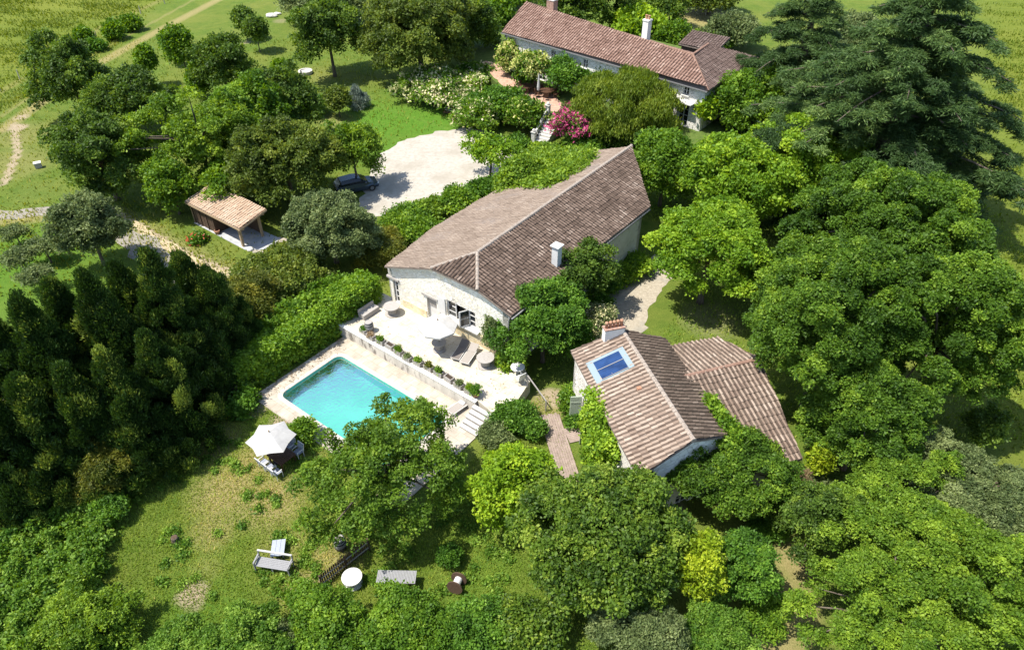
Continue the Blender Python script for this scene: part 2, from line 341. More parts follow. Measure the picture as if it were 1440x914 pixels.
def trunk(root, base, top, r, targets, rng):
    mb = MB(); base = Vector(base); top = Vector(top); mid = (base + top) / 2 + Vector((rng.normal(), rng.normal(), 0)) * r * .7
    mb.tube([base - ZV * .1, base + (mid - base) * .15, mid, top], [r * 1.5, r * 1.05, r * .8, r * .45], 8)
    for q in targets:
        q = Vector(q); s = base.lerp(top, rng.uniform(.5, .9)); m = s.lerp(q, .5) + ZV * (q - s).length * .1
        mb.tube([s, m, q], [r * .42, r * .28, r * .1], 5)
    return mb.build('trunk', m_bark, root, world=True, smooth=True)
KIND = {}
def kind(name, c1, c2, c3=None, trans=.36, spec=.22, **kw): KIND[name] = dict(mat=leaf_mat('leaf_' + name, c1, c2, c3, trans, spec), kw=kw)
kind('linden', (.016, .045, .005), (.048, .108, .01), (.115, .2, .022), n=46, lf=.85, lr=(.2, .34), irr=.16, jit=.7)
kind('dark', (.018, .042, .008), (.048, .098, .014), (.1, .165, .024), n=34, lf=.85, irr=.34, cover=1.35)
kind('olive', (.025, .045, .008), (.06, .1, .016), (.11, .15, .025), n=34, lf=.85)
kind('maple', (.04, .1, .006), (.095, .185, .012), (.17, .27, .022), trans=.35, n=40, lf=1.0, lr=(.2, .34), irr=.2)
kind('mid', (.025, .07, .006), (.065, .14, .012), (.12, .21, .02), n=36, lf=.9, irr=.32, cover=1.35)
kind('locust', (.035, .085, .008), (.082, .155, .015), (.145, .235, .025), trans=.35, n=44, lf=.8, lr=(.17, .3), irr=.38, cover=1.35)
kind('walnut', (.03, .07, .008), (.07, .14, .015), (.13, .21, .025), n=54, lf=.95, lr=(.14, .24), irr=.22, cover=.95)
kind('fig', (.02, .05, .006), (.06, .118, .012), (.14, .21, .03), spec=.3, n=50, lf=1.15, lr=(.2, .3), irr=.12, jit=.65)
kind('acid', (.06, .13, .006), (.12, .22, .012), (.2, .3, .02), trans=.35, n=34, lf=1.15, lr=(.24, .36))
kind('gold', (.08, .15, .008), (.15, .225, .012), (.22, .29, .02), trans=.35, n=26, lf=1.05)
kind('grey', (.035, .06, .025), (.08, .12, .05), (.14, .19, .09), n=36, lf=.75, lr=(.24, .36))
kind('blue', (.06, .09, .09), (.14, .19, .19), (.22, .28, .28), n=18, lf=.8)
kind('willow', (.04, .075, .008), (.085, .135, .016), (.14, .19, .03), n=46, lf=1.0, mode='down', aspect=.3, lr=(.22, .32), irr=.1, sub=5)
kind('yew', (.025, .045, .008), (.075, .095, .014), (.13, .14, .02), n=34, lf=1.0, mode='out', aspect=.3, lr=(.2, .32), irr=.25)
kind('box', (.014, .05, .006), (.04, .11, .01), (.08, .17, .02), n=40, lf=.6, lr=(.2, .26), irr=.03, sub=0)
kind('laurel', (.03, .085, .006), (.092, .185, .013), (.18, .29, .028), spec=.3, n=30, lf=.9)
kind('bramble', (.025, .075, .008), (.075, .155, .02), (.15, .25, .045), n=20, lf=.75)
kind('bush', (.02, .06, .008), (.05, .125, .014), (.1, .2, .025), n=24, lf=.85)
kind('dry', (.08, .06, .04), (.16, .13, .09), (.22, .19, .14), n=14, lf=.7, cover=.5, aspect=.2)
kind('cypress', (.007, .021, .005), (.021, .055, .01), (.13, .19, .04))
kind('cedar', (.016, .04, .014), (.042, .085, .027), (.1, .165, .055))
m_white_fl = leaf_mat('white_blossom', (.22, .26, .13), (.36, .38, .26), (.46, .46, .36), .2)
m_pink_fl = leaf_mat('pink_blossom', (.18, .02, .085), (.3, .05, .165), (.38, .12, .26), .2)
m_cream_fl = leaf_mat('cream_blossom', (.2, .25, .07), (.3, .34, .13), (.38, .4, .2), .2)
m_red_fl = leaf_mat('red_blossom', (.4, .06, .05), (.55, .12, .1), (.6, .25, .2), .2)
SEED = [100]
def plant(kd, name, u, v, rx, ry, clear, label, cat='tree', z0=0.0, n=None, flowers=None, group=None, trunk_r=None, cover=None, lf=None, seedadd=0):
    """a tree or shrub whose crown centre stands at survey point (u, v), radii in photo pixels"""
    SEED[0] += 1; rng = np.random.default_rng(SEED[0] + seedadd); K = KIND[kd]; kw = dict(K['kw'])
    hc = z0 + clear + 2
    for _ in range(4):
        p = px(u, v, hc); t = depth(p); a = rx * t / 1000; ay = ry * t / 1000
        el = math.asin(min(1, (CAMH - hc) / (p - Vector((0, 0, CAMH))).length))
        b = math.sqrt(max(.15 * a * a, (ay * ay - (a * math.sin(el)) ** 2))) / math.cos(el)
        b = min(b, (3.0 if 'climb' in name else 2.3 if kd == 'gold' or name == 'young_tree' else 1.6) * a); hc = z0 + clear + b * (.92 if clear > .2 else .75)
    n = n or kw.pop('n'); kw.pop('n', None); lf = lf or kw.pop('lf'); kw.pop('lf', None)
    leaf = max(.15, .0042 * t) * lf
    lk = {k: kw.pop(k) for k in ('lr', 'irr') if k in kw}
    if cover: kw['cover'] = cover
    if name != 'topiary_ball' and a > 1.3:
        n = int(n * (1.5 if a > 2.5 else 1.2)); q_ = lk.get('lr', (.26, .42)); f_ = .76 if a > 2.5 else .9; lk['lr'] = (q_[0] * f_ * .85, q_[1] * f_)
    lob = crown_lobes((p.x, p.y, hc), a, b, n, rng, low=-.45 if clear > .2 else -.1, **lk)
    root = thing(name, label, cat, (p.x, p.y, z0), 0, group)
    mats = K['mat']; mx = None
    if flowers: mats = [K['mat'], flowers[0]]; mx = flowers[1]
    foliage('crown' if cat == 'tree' else 'foliage', lob, SEED[0], leaf, mats, root, mixed=mx, **kw)
    r = trunk_r or (max(.07, a * .055) if cat == 'tree' else .04)
    tg = [l[:3] for l in lob[:: max(1, len(lob) // (16 if cat == 'tree' else 5))]]
    tr = trunk(root, (p.x, p.y, z0), (p.x, p.y, hc + b * .3), r, tg, rng)
    if cat != 'tree': tr.name = 'stem'
    return root
def hedge_mass(name, label, cat, lobes, kd, leaf, z=0, flowers=None, kind_=None, **kw):
    SEED[0] += 1; K = KIND[kd]; k2 = dict(K['kw'])
    for q in ('n', 'lf', 'lr', 'irr'): k2.pop(q, None)
    k2.update(kw); mats = K['mat']; mx = None
    if flowers: mats = [K['mat'], flowers[0]]; mx = flowers[1]
    c = np.mean(np.array(lobes)[:, :2], 0)
    o = foliage(name, lobes, SEED[0], leaf, mats, None, off=Vector((c[0], c[1], z)), mixed=mx, **k2)
    o.location = (c[0], c[1], z)
    return tag(o, label, cat, None, kind_)
def strip_lobes(pts, width, z0, z1, rng, r=.6, dens=1.0, tint=(.3, .7)):
    """lobes filling a strip along a polyline, from z0 to z1"""
    out = []
    for (p, q) in zip(pts[:-1], pts[1:]):
        p = Vector(p); q = Vector(q); d = (q - p); L = d.length; d.normalize(); s = Vector((-d.y, d.x, 0))
        nl = max(1, int(L / (r * 1.0) * dens)); nw = max(1, int(width / (r * 1.1))); nz = max(1, int((z1 - z0) / (r * 1.1)))
        for i in range(nl):
            for j in range(nw):
                for k in range(nz):
                    if nw > 2 and 0 < j < nw - 1 and k < nz - 1: continue
                    x = p + d * ((i + .5) / nl * L + rng.normal() * .12 * r) + s * (((j + .5) / nw - .5) * (width - r * .6) + rng.normal() * .15 * r)
                    zz = z0 + (k + .6) / nz * (z1 - z0 - r * .35) + rng.normal() * .12 * r; l = r * rng.uniform(.8, 1.25)
                    out.append((x.x, x.y, zz, l, l, l * .85, rng.uniform(*tint)))
    return out
def area_lobes(poly, step, z, rz, rng, r=None, tint=(.3, .7)):
    """lobes spread over a ground polygon (list of points)"""
    P = np.array([(p[0], p[1]) for p in poly]); lo, hi = P.min(0), P.max(0); out = []
    for x in np.arange(lo[0], hi[0], step):
        for y in np.arange(lo[1], hi[1], step):
            qx, qy = x + rng.uniform(-.5, .5) * step, y + rng.uniform(-.5, .5) * step
            if not inpoly(qx, qy, P): continue
            l = (r or step * .75) * rng.uniform(.75, 1.35); zz = rz * rng.uniform(.6, 1.4)
            out.append((qx, qy, z + zz * .5, l, l, zz, rng.uniform(*tint)))
    return out
def inpoly(x, y, P):
    c = False; j = len(P) - 1
    for i in range(len(P)):
        if (P[i][1] > y) != (P[j][1] > y) and x < (P[j][0] - P[i][0]) * (y - P[i][1]) / (P[j][1] - P[i][1]) + P[i][0]: c = not c
        j = i
    return c
# ------------------------------------------------------------------ ground
def gauss_blobs(x, y, bl):
    s = np.zeros_like(x)
    for u, v, r, wt in bl:
        p = px(u, v); s = np.maximum(s, wt * np.exp(-(((x - p.x) ** 2 + (y - p.y) ** 2) / (r * r)) ** 1.5))
    return s
def gauss_lines(x, y, ls):
    s = np.zeros_like(x)
    for pts, hw, wt in ls:
        P = [px(*p) for p in pts]
        for a, b in zip(P[:-1], P[1:]):
            d = b - a; L2 = d.x ** 2 + d.y ** 2; t = np.clip(((x - a.x) * d.x + (y - a.y) * d.y) / L2, 0, 1)
            dd = (x - a.x - t * d.x) ** 2 + (y - a.y - t * d.y) ** 2; s = np.maximum(s, wt * np.exp(-(dd / hw ** 2) ** 2))
    return s
STRAW = [(300, 625, 2.2, .8), (320, 690, 2.4, 1), (380, 705, 2.2, 1), (300, 745, 1.6, .8), (440, 640, 1.2, .5), (265, 600, 2.0, .5), (400, 770, 1.8, .6), (470, 785, 1.8, .8), (300, 560, 1.6, .5), (430, 830, 1.4, .9), (290, 800, 1.2, .5), (360, 650, 2.0, .9), (240, 690, 1.4, .3),
         (1110, 850, 1.8, 1), (1120, 790, 1.6, 1), (1090, 900, 2, .9), (20, 230, 6, .5), (60, 270, 6, .3), (30, 190, 5, .5), (420, 110, 7, .4), (330, 110, 6, .25), (300, 350, 3, .3), (330, 400, 2.2, .7), (985, 25, 7, 1), (1010, 40, 4, .8), (400, 20, 8, .3), (470, 170, 3, .6), (770, 570, 1.6, .9), (755, 575, 1.2, .8), (560, 130, 3, .3), (205, 330, 2.5, .5)]
BARE = [(270, 835, .9, .8), (430, 832, .8, .9), (395, 590, .9, .7), (360, 575, .9, .7), (285, 655, .6, .3), (280, 850, .6, .5), (345, 60, 1.2, .5), (395, 30, 2, .4), (775, 560, 1.0, .9), (25, 180, 1.2, .8), (30, 165, 1, .7), (940, 720, 1.5, .5), (1000, 450, 4, .35), (120, 560, 9, .6), (880, 400, 1.6, .5), (1230, 250, 6, .4)]
LUSH = [(545, 170, 7, 1), (600, 170, 7, 1), (500, 190, 5, .7), (645, 190, 4, .7), (560, 210, 5, .8), (470, 215, 4, .5), (650, 262, 3.5, .7), (600, 285, 3, .5), (20, 370, 8, .8), (60, 330, 6, .4), (660, 760, 3, .35), (680, 800, 2.5, .4), (300, 770, 2, .25), (260, 880, 3, .5), (30, 420, 6, .6)]
STRAWL = [([(0, 185), (120, 100), (220, 45), (330, -12)], 1.1, .9), ([(0, 165), (110, 88), (200, 40), (300, -15)], .5, .6), ([(0, 130), (60, 95), (140, 40), (250, -10)], 1.0, .5), ([(160, 300), (250, 352), (335, 392)], 1.6, .6), ([(0, 310), (75, 302)], 1.5, .8), ([(470, 180), (530, 150), (640, 185)], .8, .3)]
BAREL = [([(150, 294), (200, 322), (250, 352), (330, 388)], .45, 1), ([(20, 175), (25, 215), (5, 260)], .5, .7)]
LN = (px(0, 132), px(270, -20)); RN = (px(1385, -20), px(1432, 560))
def side(x, y, ab, soft):
    a, b = ab; d = (b - a); L = math.hypot(d.x, d.y)
    return 1 / (1 + np.exp(np.clip(-(d.x * (y - a.y) - d.y * (x - a.x)) / L / soft, -50, 50)))  # 1 on the left of a-b
def gw(x, y):
    st = np.maximum(gauss_blobs(x, y, STRAW), gauss_lines(x, y, STRAWL)); ba = np.maximum(gauss_blobs(x, y, BARE), gauss_lines(x, y, BAREL))
    return st * .8, gauss_blobs(x, y, LUSH), ba, np.maximum(side(x, y, LN, .6), side(x, y, RN, 1.5))
POOL_A0, POOL_A1, POOL_B0, POOL_B1 = 0.0, 10.2, -11.25, -6.05
def make_ground():
    ax = np.concatenate([[-3000, -1200, -500, -260], np.arange(-150, 150.1, .6), [260, 500, 1200, 3000]])
    ay = np.concatenate([[-800, -200, -60], np.arange(-4, 170.1, .6), [240, 500, 1500, 6000]])
    X, Y = np.meshgrid(ax, ay); nx, ny = len(ax), len(ay)
    rng = np.random.default_rng(5)
    V = np.zeros((ny * nx, 3), np.float32); V[:, 0] = X.ravel(); V[:, 1] = Y.ravel()
    i = np.arange(nx - 1); j = np.arange(ny - 1); I, J = np.meshgrid(i, j); a = (J * nx + I).ravel()
    F = np.stack([a, a + 1, a + nx + 1, a + nx], 1)
    cx = V[F][:, :, 0]; cy = V[F][:, :, 1]
    ra = (cx - BO.x) * BA.x + (cy - BO.y) * BA.y; rb = (cx - BO.x) * BB.x + (cy - BO.y) * BB.y
    hit = ((ra > POOL_A0 - .25) & (ra < POOL_A1 + .25) & (rb > POOL_B0 - .25) & (rb < POOL_B1 + .25)).any(1)
    F = F[~hit].astype(np.int32); nf = len(F)
    me = bpy.data.meshes.new('ground'); me.vertices.add(len(V)); me.vertices.foreach_set('co', V.ravel())
    me.loops.add(4 * nf); me.loops.foreach_set('vertex_index', F.ravel()); me.polygons.add(nf)
    me.polygons.foreach_set('loop_start', np.arange(0, 4 * nf, 4, dtype=np.int32))
    for nm, wt in zip(('straw', 'lush', 'bare', 'meadow'), gw(X.ravel(), Y.ravel())):
        me.attributes.new(nm, 'FLOAT', 'POINT').data.foreach_set('value', wt.astype(np.float32))
    me.update(calc_edges=True)
    m, n, l, b = _new('ground_grass')
    tc = n.new('ShaderNodeTexCoord')
    def noise(s, det=6, ro=.6, st=None):
        z = n.new('ShaderNodeTexNoise'); z.inputs['Scale'].default_value = s; z.inputs['Detail'].default_value = det; z.inputs['Roughness'].default_value = ro
        if st:
            mp = n.new('ShaderNodeMapping'); mp.inputs['Scale'].default_value = st[0]; mp.inputs['Rotation'].default_value = (0, 0, st[1]); l.new(tc.outputs['Object'], mp.inputs[0]); l.new(mp.outputs[0], z.inputs['Vector'])
        else: l.new(tc.outputs['Object'], z.inputs['Vector'])
        return z.outputs[0]
    def attr(k):
        a_ = n.new('ShaderNodeAttribute'); a_.attribute_name = k; return a_.outputs['Fac']
    def math_(op, a_, b_=None):
        q = n.new('ShaderNodeMath'); q.operation = op; q.use_clamp = True
        for k, s in enumerate((a_, b_)):
            if s is None: continue
            if isinstance(s, (int, float)): q.inputs[k].default_value = s
            else: l.new(s, q.inputs[k])
        return q.outputs[0]
    def mix(f, c1, c2):
        q = n.new('ShaderNodeMixRGB'); l.new(f, q.inputs[0])
        for k, s in ((1, c1), (2, c2)):
            if isinstance(s, tuple): q.inputs[k].default_value = (*s, 1)
            else: l.new(s, q.inputs[k])
        return q.outputs[0]
    def rmp(o, st): r = ramp(n, st); l.new(o, r.inputs[0]); return r.outputs[0]
    fine = noise(9, 8, .75); midn = noise(.9, 7, .7); big = noise(.12, 5, .6)
    g = mix(rmp(midn, [(.35, (0, 0, 0)), (.65, (1, 1, 1))]), (.075, .14, .016), (.17, .215, .035))
    g = mix(rmp(fine, [(.36, (0, 0, 0)), (.66, (1, 1, 1))]), mix(math_('MULTIPLY', midn, .9), (.045, .08, .011), (.07, .11, .016)), g)
    g = mix(rmp(big, [(.4, (0, 0, 0)), (.65, (.55, .55, .55))]), g, (.16, .17, .035))
    lush = mix(rmp(noise(2.2, 6, .65), [(.35, (0, 0, 0)), (.65, (1, 1, 1))]), (.055, .14, .012), (.09, .18, .018))
    g = mix(math_('MULTIPLY', attr('lush'), rmp(midn, [(.1, (.6, .6, .6)), (.5, (1, 1, 1))])), g, lush)
    md = mix(rmp(noise(.9, 8, .7, ((.25, 2.2, 1), R(33))), [(.35, (0, 0, 0)), (.68, (1, 1, 1))]), (.075, .11, .012), (.15, .178, .024))
    md = mix(rmp(noise(.05, 3, .5), [(.42, (0, 0, 0)), (.62, (.6, .6, .6))]), md, (.15, .165, .024))
    g = mix(attr('meadow'), g, md)
    sm = math_('ADD', attr('straw'), math_('SUBTRACT', math_('MULTIPLY', midn, .8), .52))
    sm = math_('MULTIPLY', rmp(sm, [(.2, (0, 0, 0)), (.75, (1, 1, 1))]), rmp(fine, [(.3, (.35, .35, .35)), (.55, (1, 1, 1))]))
    g = mix(sm, g, mix(noise(5, 6, .7), (.17, .14, .05), (.36, .3, .14)))
    bm_ = math_('ADD', attr('bare'), math_('SUBTRACT', math_('MULTIPLY', noise(2.2, 6, .7), .9), .55))
    g = mix(rmp(bm_, [(.25, (0, 0, 0)), (.6, (1, 1, 1))]), g, mix(noise(6, 6, .7), (.2, .15, .09), (.42, .35, .24)))
    l.new(g, b.inputs['Base Color']); b.inputs['Roughness'].default_value = .95; b.inputs['Specular IOR Level'].default_value = .1
    bp = n.new('ShaderNodeBump'); bp.inputs['Strength'].default_value = .9; bp.inputs['Distance'].default_value = .12
    l.new(math_('ADD', fine, math_('MULTIPLY', midn, .6)), bp.inputs['Height']); l.new(bp.outputs[0], b.inputs['Normal'])
    me.materials.append(m); o = link('ground', me); o['kind'] = 'structure'; return o
make_ground()
m_gravel = pmat('pale_gravel', [(.3, (.28, .255, .21)), (.5, (.36, .33, .28)), (.72, (.425, .395, .34))], 2.5, .95, .35, bscale=14, detail=12, dirt=(.3, .48, .72, (.28, .25, .2)))
m_gravelY = pmat('yard_gravel', [(.3, (.235, .2, .15)), (.5, (.32, .28, .215)), (.72, (.4, .355, .28))], 4, .95, .5, bscale=22, detail=10, dirt=(.5, .5, .7, (.22, .21, .18)))
m_asph = pmat('worn_asphalt', [(.3, (.2, .2, .2)), (.7, (.32, .32, .31))], 2, .95, .3, bscale=30, detail=10, dirt=(.8, .55, .7, (.4, .38, .34)))
m_slab = pmat('concrete_floor', [(.3, (.26, .27, .28)), (.7, (.38, .39, .4))], 1.5, .9, .2, detail=8, dirt=(1.2, .5, .7, (.5, .46, .4)))
m_brickp = pmat('brick_paving', [(.3, (.3, .16, .11)), (.7, (.5, .34, .25))], 2.5, .95, .3, bscale=14, detail=9)
def smooth_poly(pts, rng, jit=.15, sub=5, closed=True):
    n = len(pts); out = []
    for i in range(n if closed else n - 1):
        p0, p1, p2, p3 = (pts[(i - 1) % n], pts[i], pts[(i + 1) % n], pts[(i + 2) % n]) if closed else (pts[max(0, i - 1)], pts[i], pts[i + 1], pts[min(n - 1, i + 2)])
        for k in range(sub):
            t = k / sub
            q = .5 * ((2 * p1) + (p2 - p0) * t + (2 * p0 - 5 * p1 + 4 * p2 - p3) * t * t + (3 * p1 - p0 - 3 * p2 + p3) * t ** 3)
            out.append(q + Vector((rng.normal(), rng.normal(), 0)) * jit)
    if not closed: out.append(pts[-1])
    return out
def sheet(name, pts, z, m, jit=.15, sub=6, smooth=True):
    rng = np.random.default_rng(len(name) + int(z * 1e4)); P = [Vector((p.x, p.y, 0)) for p in pts]
    if smooth: P = smooth_poly(P, rng, jit, sub)
    me = bpy.data.meshes.new(name); bm = bmesh.new(); f = bm.faces.new([bm.verts.new((p.x, p.y, z)) for p in P])
    bmesh.ops.recalc_face_normals(bm, faces=bm.faces)
    if f.normal.z < 0: f.normal_flip()
    bmesh.ops.triangulate(bm, faces=bm.faces[:], ngon_method='EAR_CLIP'); bm.to_mesh(me); bm.free(); me.materials.append(m)
    o = link(name, me); o['kind'] = 'structure'; return o
def ribbon(name, pts, wd, z, m, jit=.08):
    rng = np.random.default_rng(len(name)); P = smooth_poly([Vector((p.x, p.y, 0)) for p in pts], rng, 0, 6, False); V = []; F = []
    for i, p in enumerate(P):
        d = (P[min(i + 1, len(P) - 1)] - P[max(0, i - 1)]).normalized(); s = Vector((-d.y, d.x, 0))
        w1 = wd if not hasattr(wd, '__len__') else wd[0] + (wd[1] - wd[0]) * i / (len(P) - 1)
        V += [p + s * (w1 / 2 + rng.normal() * jit) + ZV * z, p - s * (w1 / 2 + rng.normal() * jit) + ZV * z]
        if i: F.append((2 * i - 2, 2 * i - 1, 2 * i + 1, 2 * i))
    me = bpy.data.meshes.new(name); me.from_pydata([tuple(v) for v in V], [], F); me.materials.append(m); o = link(name, me); o['kind'] = 'structure'
    return o
sheet('gravel_court', [px(*p) for p in [(505, 302), (512, 272), (522, 240), (540, 213), (575, 196), (622, 185), (660, 181), (700, 189), (727, 205), (740, 225), (712, 246), (660, 260), (615, 278), (560, 300)]], .012, m_gravel)
sheet('gravel_yard', [px(*p) for p in [(828, 452), (848, 418), (872, 402), (905, 378), (935, 340), (950, 345), (945, 375), (938, 400), (915, 430), (908, 462), (880, 478), (850, 475)]], .012, m_gravelY)
ribbon('driveway', [px(*p) for p in [(-80, 306), (0, 302), (90, 300), (165, 324), (215, 357), (262, 405), (250, 470), (180, 540), (90, 605), (-40, 680)]], (1.3, 4.0), .012, pmat('drive_gravel', [(.3, (.17, .15, .12)), (.7, (.28, .26, .22))], 3, .95, .3, bscale=16, detail=10), .25)
ribbon('access_road', [px(*p) for p in [(285, 480), (310, 450), (332, 418), (350, 395), (372, 372), (392, 352)]], (3.0, 3.4), .016, m_asph)
m_tan = pmat('worn_dirt', [(.3, (.3, .23, .13)), (.7, (.46, .38, .25))], 2.5, 1, .4, detail=9)
ribbon('dirt_path', [px(*p) for p in [(148, 292), (175, 306), (210, 330), (250, 354), (300, 380), (340, 392)]], (.8, .8), .008, m_tan, .15)
sheet('carport_apron', [px(*p) for p in [(355, 352), (386, 334), (408, 340), (400, 360), (378, 372)]], .02, m_gravelY, .05)
# raised ground behind: the back house stands two metres higher
BANK = [(-9, 101), (-5.5, 93.5), (-2.6, 88), (-.3, 82.6), (2.2, 79), (3.7, 76.0), (5.6, 74.9), (9, 73), (14, 69.5), (21, 66.5), (27, 70), (33, 82), (26, 98), (2, 118), (-10, 112)]
mb = MB(); mb.prism([(x, y, -.2) for x, y in BANK], (0, 0, 2.2)); o = mb.build('raised_terrace_ground', pmat('bank_grass', [(.3, (.045, .085, .012)), (.7, (.11, .15, .03))], 2, .95, .6, bscale=9, detail=9)); o['kind'] = 'structure'
sheet('brick_terrace', [Vector(p + (0,)) for p in [(-3.6, 94.0), (-3.2, 91), (-1.5, 86.5), (.6, 82.6), (3.0, 79.2), (5.2, 76.6), (6.8, 77.2), (5.6, 80.0), (4.6, 82.6), (2.2, 85.6), (-.4, 89.5), (-1.8, 93)]], 2.012, m_brickp, .1)
# terrace, pool deck, steps
def pave_mat(name, stops, rz):
    m, n, l, b = _new(name); tc = n.new('ShaderNodeTexCoord'); mp = n.new('ShaderNodeMapping'); mp.inputs['Rotation'].default_value = (0, 0, -rz)
    l.new(tc.outputs['Object'], mp.inputs[0])
    br = n.new('ShaderNodeTexBrick'); br.inputs['Scale'].default_value = 1; br.inputs['Brick Width'].default_value = .6; br.inputs['Row Height'].default_value = .6
    br.inputs['Mortar Size'].default_value = .013; br.inputs['Color1'].default_value = (1, 1, 1, 1); br.inputs['Color2'].default_value = (.87, .855, .83, 1); br.inputs['Mortar'].default_value = (.66, .62, .55, 1)
    l.new(mp.outputs[0], br.inputs['Vector'])
    nz = n.new('ShaderNodeTexNoise'); nz.inputs['Scale'].default_value = 1.1; nz.inputs['Detail'].default_value = 8; nz.inputs['Roughness'].default_value = .65; l.new(tc.outputs['Object'], nz.inputs['Vector'])
    r = ramp(n, stops); l.new(nz.outputs[0], r.inputs[0]); mx = n.new('ShaderNodeMixRGB'); mx.blend_type = 'MULTIPLY'; mx.inputs[0].default_value = 1
    l.new(r.outputs[0], mx.inputs[1]); l.new(br.outputs[0], mx.inputs[2]); l.new(mx.outputs[0], b.inputs['Base Color']); b.inputs['Roughness'].default_value = .85; b.inputs['Specular IOR Level'].default_value = .2
    return m
m_pave = pave_mat('cream_paving', [(.28, (.38, .34, .265)), (.5, (.5, .46, .375)), (.7, (.58, .54, .455))], ANG_A)
m_deck = pave_mat('cream_deck_paving', [(.3, (.32, .28, .225)), (.52, (.42, .375, .31)), (.7, (.49, .445, .375))], ANG_A)
mb = MB(); mb.prism([W(-2.4, -4.28), W(11.3, -4.28), W(12.7, -4.55), W(13.3, -2.6), W(12.9, -.8), W(11.6, .2), W(-2.4, .2)], (0, 0, .995))
o = mb.build('stone_terrace', m_pave); o['kind'] = 'structure'
# pool deck with a rounded hole for the pool
def rrect(a0, a1, b0, b1, r, n=6):
    out = []
    for (ca, cb, g0) in ((a1 - r, b1 - r, 0), (a0 + r, b1 - r, 90), (a0 + r, b0 + r, 180), (a1 - r, b0 + r, 270)):
        for k in range(n + 1):
            g = R(g0 + 90 * k / n); out.append((ca + r * math.cos(g), cb + r * math.sin(g)))
    return out
def ring(mb, outer, inner, z0, z1):
    """flat ring between two loops with the same number of points, with inner and outer sides"""
    n = len(outer); V = [W(a, b, z) for lp, z in ((outer, z1), (inner, z1), (outer, z0), (inner, z0)) for a, b in lp]; F = []
    for i in range(n):
        j = (i + 1) % n; F += [(i, j, n + j, n + i), (2 * n + i, 2 * n + j, j, i), (n + i, n + j, 3 * n + j, 3 * n + i)]
    mb.add(V, F)
inner = rrect(POOL_A0 - .28, POOL_A1 + .28, POOL_B0 - .28, POOL_B1 + .28, .7)
outl = []
DK = (-1.25, 12.7, -12.45, -4.5)
for a, b in inner:   # project the loop outwards on the deck rectangle
    ca, cb = 5.1, -8.65; da, db = a - ca, b - cb
    s = min(((DK[1] - ca) / da if da > 0 else (DK[0] - ca) / da) if abs(da) > 1e-6 else 9e9, ((DK[3] - cb) / db if db > 0 else (DK[2] - cb) / db) if abs(db) > 1e-6 else 9e9)
    outl.append([ca + da * s, cb + db * s])
for ka in (0, 1):
    for kb in (2, 3):
        i = min(range(len(outl)), key=lambda i: (outl[i][0] - DK[ka]) ** 2 + (outl[i][1] - DK[kb]) ** 2); outl[i] = [DK[ka], DK[kb]]
mb = MB(); ring(mb, outl, inner, -.25, .07); o = mb.build('pool_deck', m_deck); o['kind'] = 'structure'
# ------------------------------------------------------------------ building helpers
def roof_bm(total, uvs, poly, pitch, course, amp):
    """tile relief over one convex roof plane; poly runs counter-clockwise seen from above"""
    P = [Vector(p) for p in poly]; nrm = Vector()
    for i in range(len(P)): nrm += (P[i] - P[0]).cross(P[(i + 1) % len(P)] - P[0])
    nrm.normalize()
    if nrm.z < 0: nrm = -nrm; P.reverse()
    dv = -(ZV - nrm * nrm.z).normalized(); du = nrm.cross(dv).normalized(); o = P[0]
    us = [(p - o).dot(du) for p in P]; vs_ = [(p - o).dot(dv) for p in P]
    rng = np.random.default_rng(len(uvs) + 3)
    u0 = math.floor(min(us) / pitch); u1 = math.ceil(max(us) / pitch); v0 = math.floor(min(vs_) / course); v1 = math.ceil(max(vs_) / course)
    nu = (u1 - u0) * 4; bm = bmesh.new(); uvl = bm.loops.layers.uv.new('UVMap'); uvq = {}
    jit = rng.normal(size=(v1 - v0, u1 - u0)) * .012; lat = rng.normal(size=(v1 - v0, u1 - u0)) * .02; slip = rng.random((v1 - v0, u1 - u0)) < .02; lat[slip] += .1; w1_, w2_ = rng.uniform(0, 6, 2)
    rows = []
    for k in range(v1 - v0):
        for e in (0, 1):
            row = []
            for i in range(nu + 1):
                c = min(i // 4, u1 - u0 - 1); ph = (i % 4) / 4; h = amp * (0, .62, 1, .62)[i % 4]
                vv = (v0 + k + e) * course + (lat[k, c] if e else 0); uu = (u0 + i / 4) * pitch
                q = bm.verts.new(o + du * uu + dv * vv + nrm * (h + (.04 if e else 0) + jit[k, c] + .02 + .035 * math.sin(uu * .9 + w1_) * math.sin(vv * 1.1 + w2_) + .02 * math.sin(uu * 2.3 + w2_))); row.append(q)
            rows.append(row)
    for a in range(len(rows) - 1):
        k = a // 2
        for i in range(nu):
            f = bm.faces.new((rows[a][i], rows[a + 1][i], rows[a + 1][i + 1], rows[a][i + 1]))
            cu = (u0 + (i + .5) / 4) * pitch; cv = (v0 + k + .5) * course
            for lp, (uu, vv) in zip(f.loops, ((-.12, -.3), (-.12, .3), (.12, .3), (.12, -.3))): lp[uvl].uv = (cu + uu * pitch, cv + vv * course)
    for i in range(len(P)):
        a, b = P[i], P[(i + 1) % len(P)]; out = (b - a).cross(nrm).normalized()
        bmesh.ops.bisect_plane(bm, geom=bm.verts[:] + bm.edges[:] + bm.faces[:], dist=1e-5, plane_co=a, plane_no=out, clear_outer=True)
    uvs.append(1); me = bpy.data.meshes.new('tmp'); bm.to_mesh(me); bm.free(); total.from_mesh(me); bpy.data.meshes.remove(me)
    return P
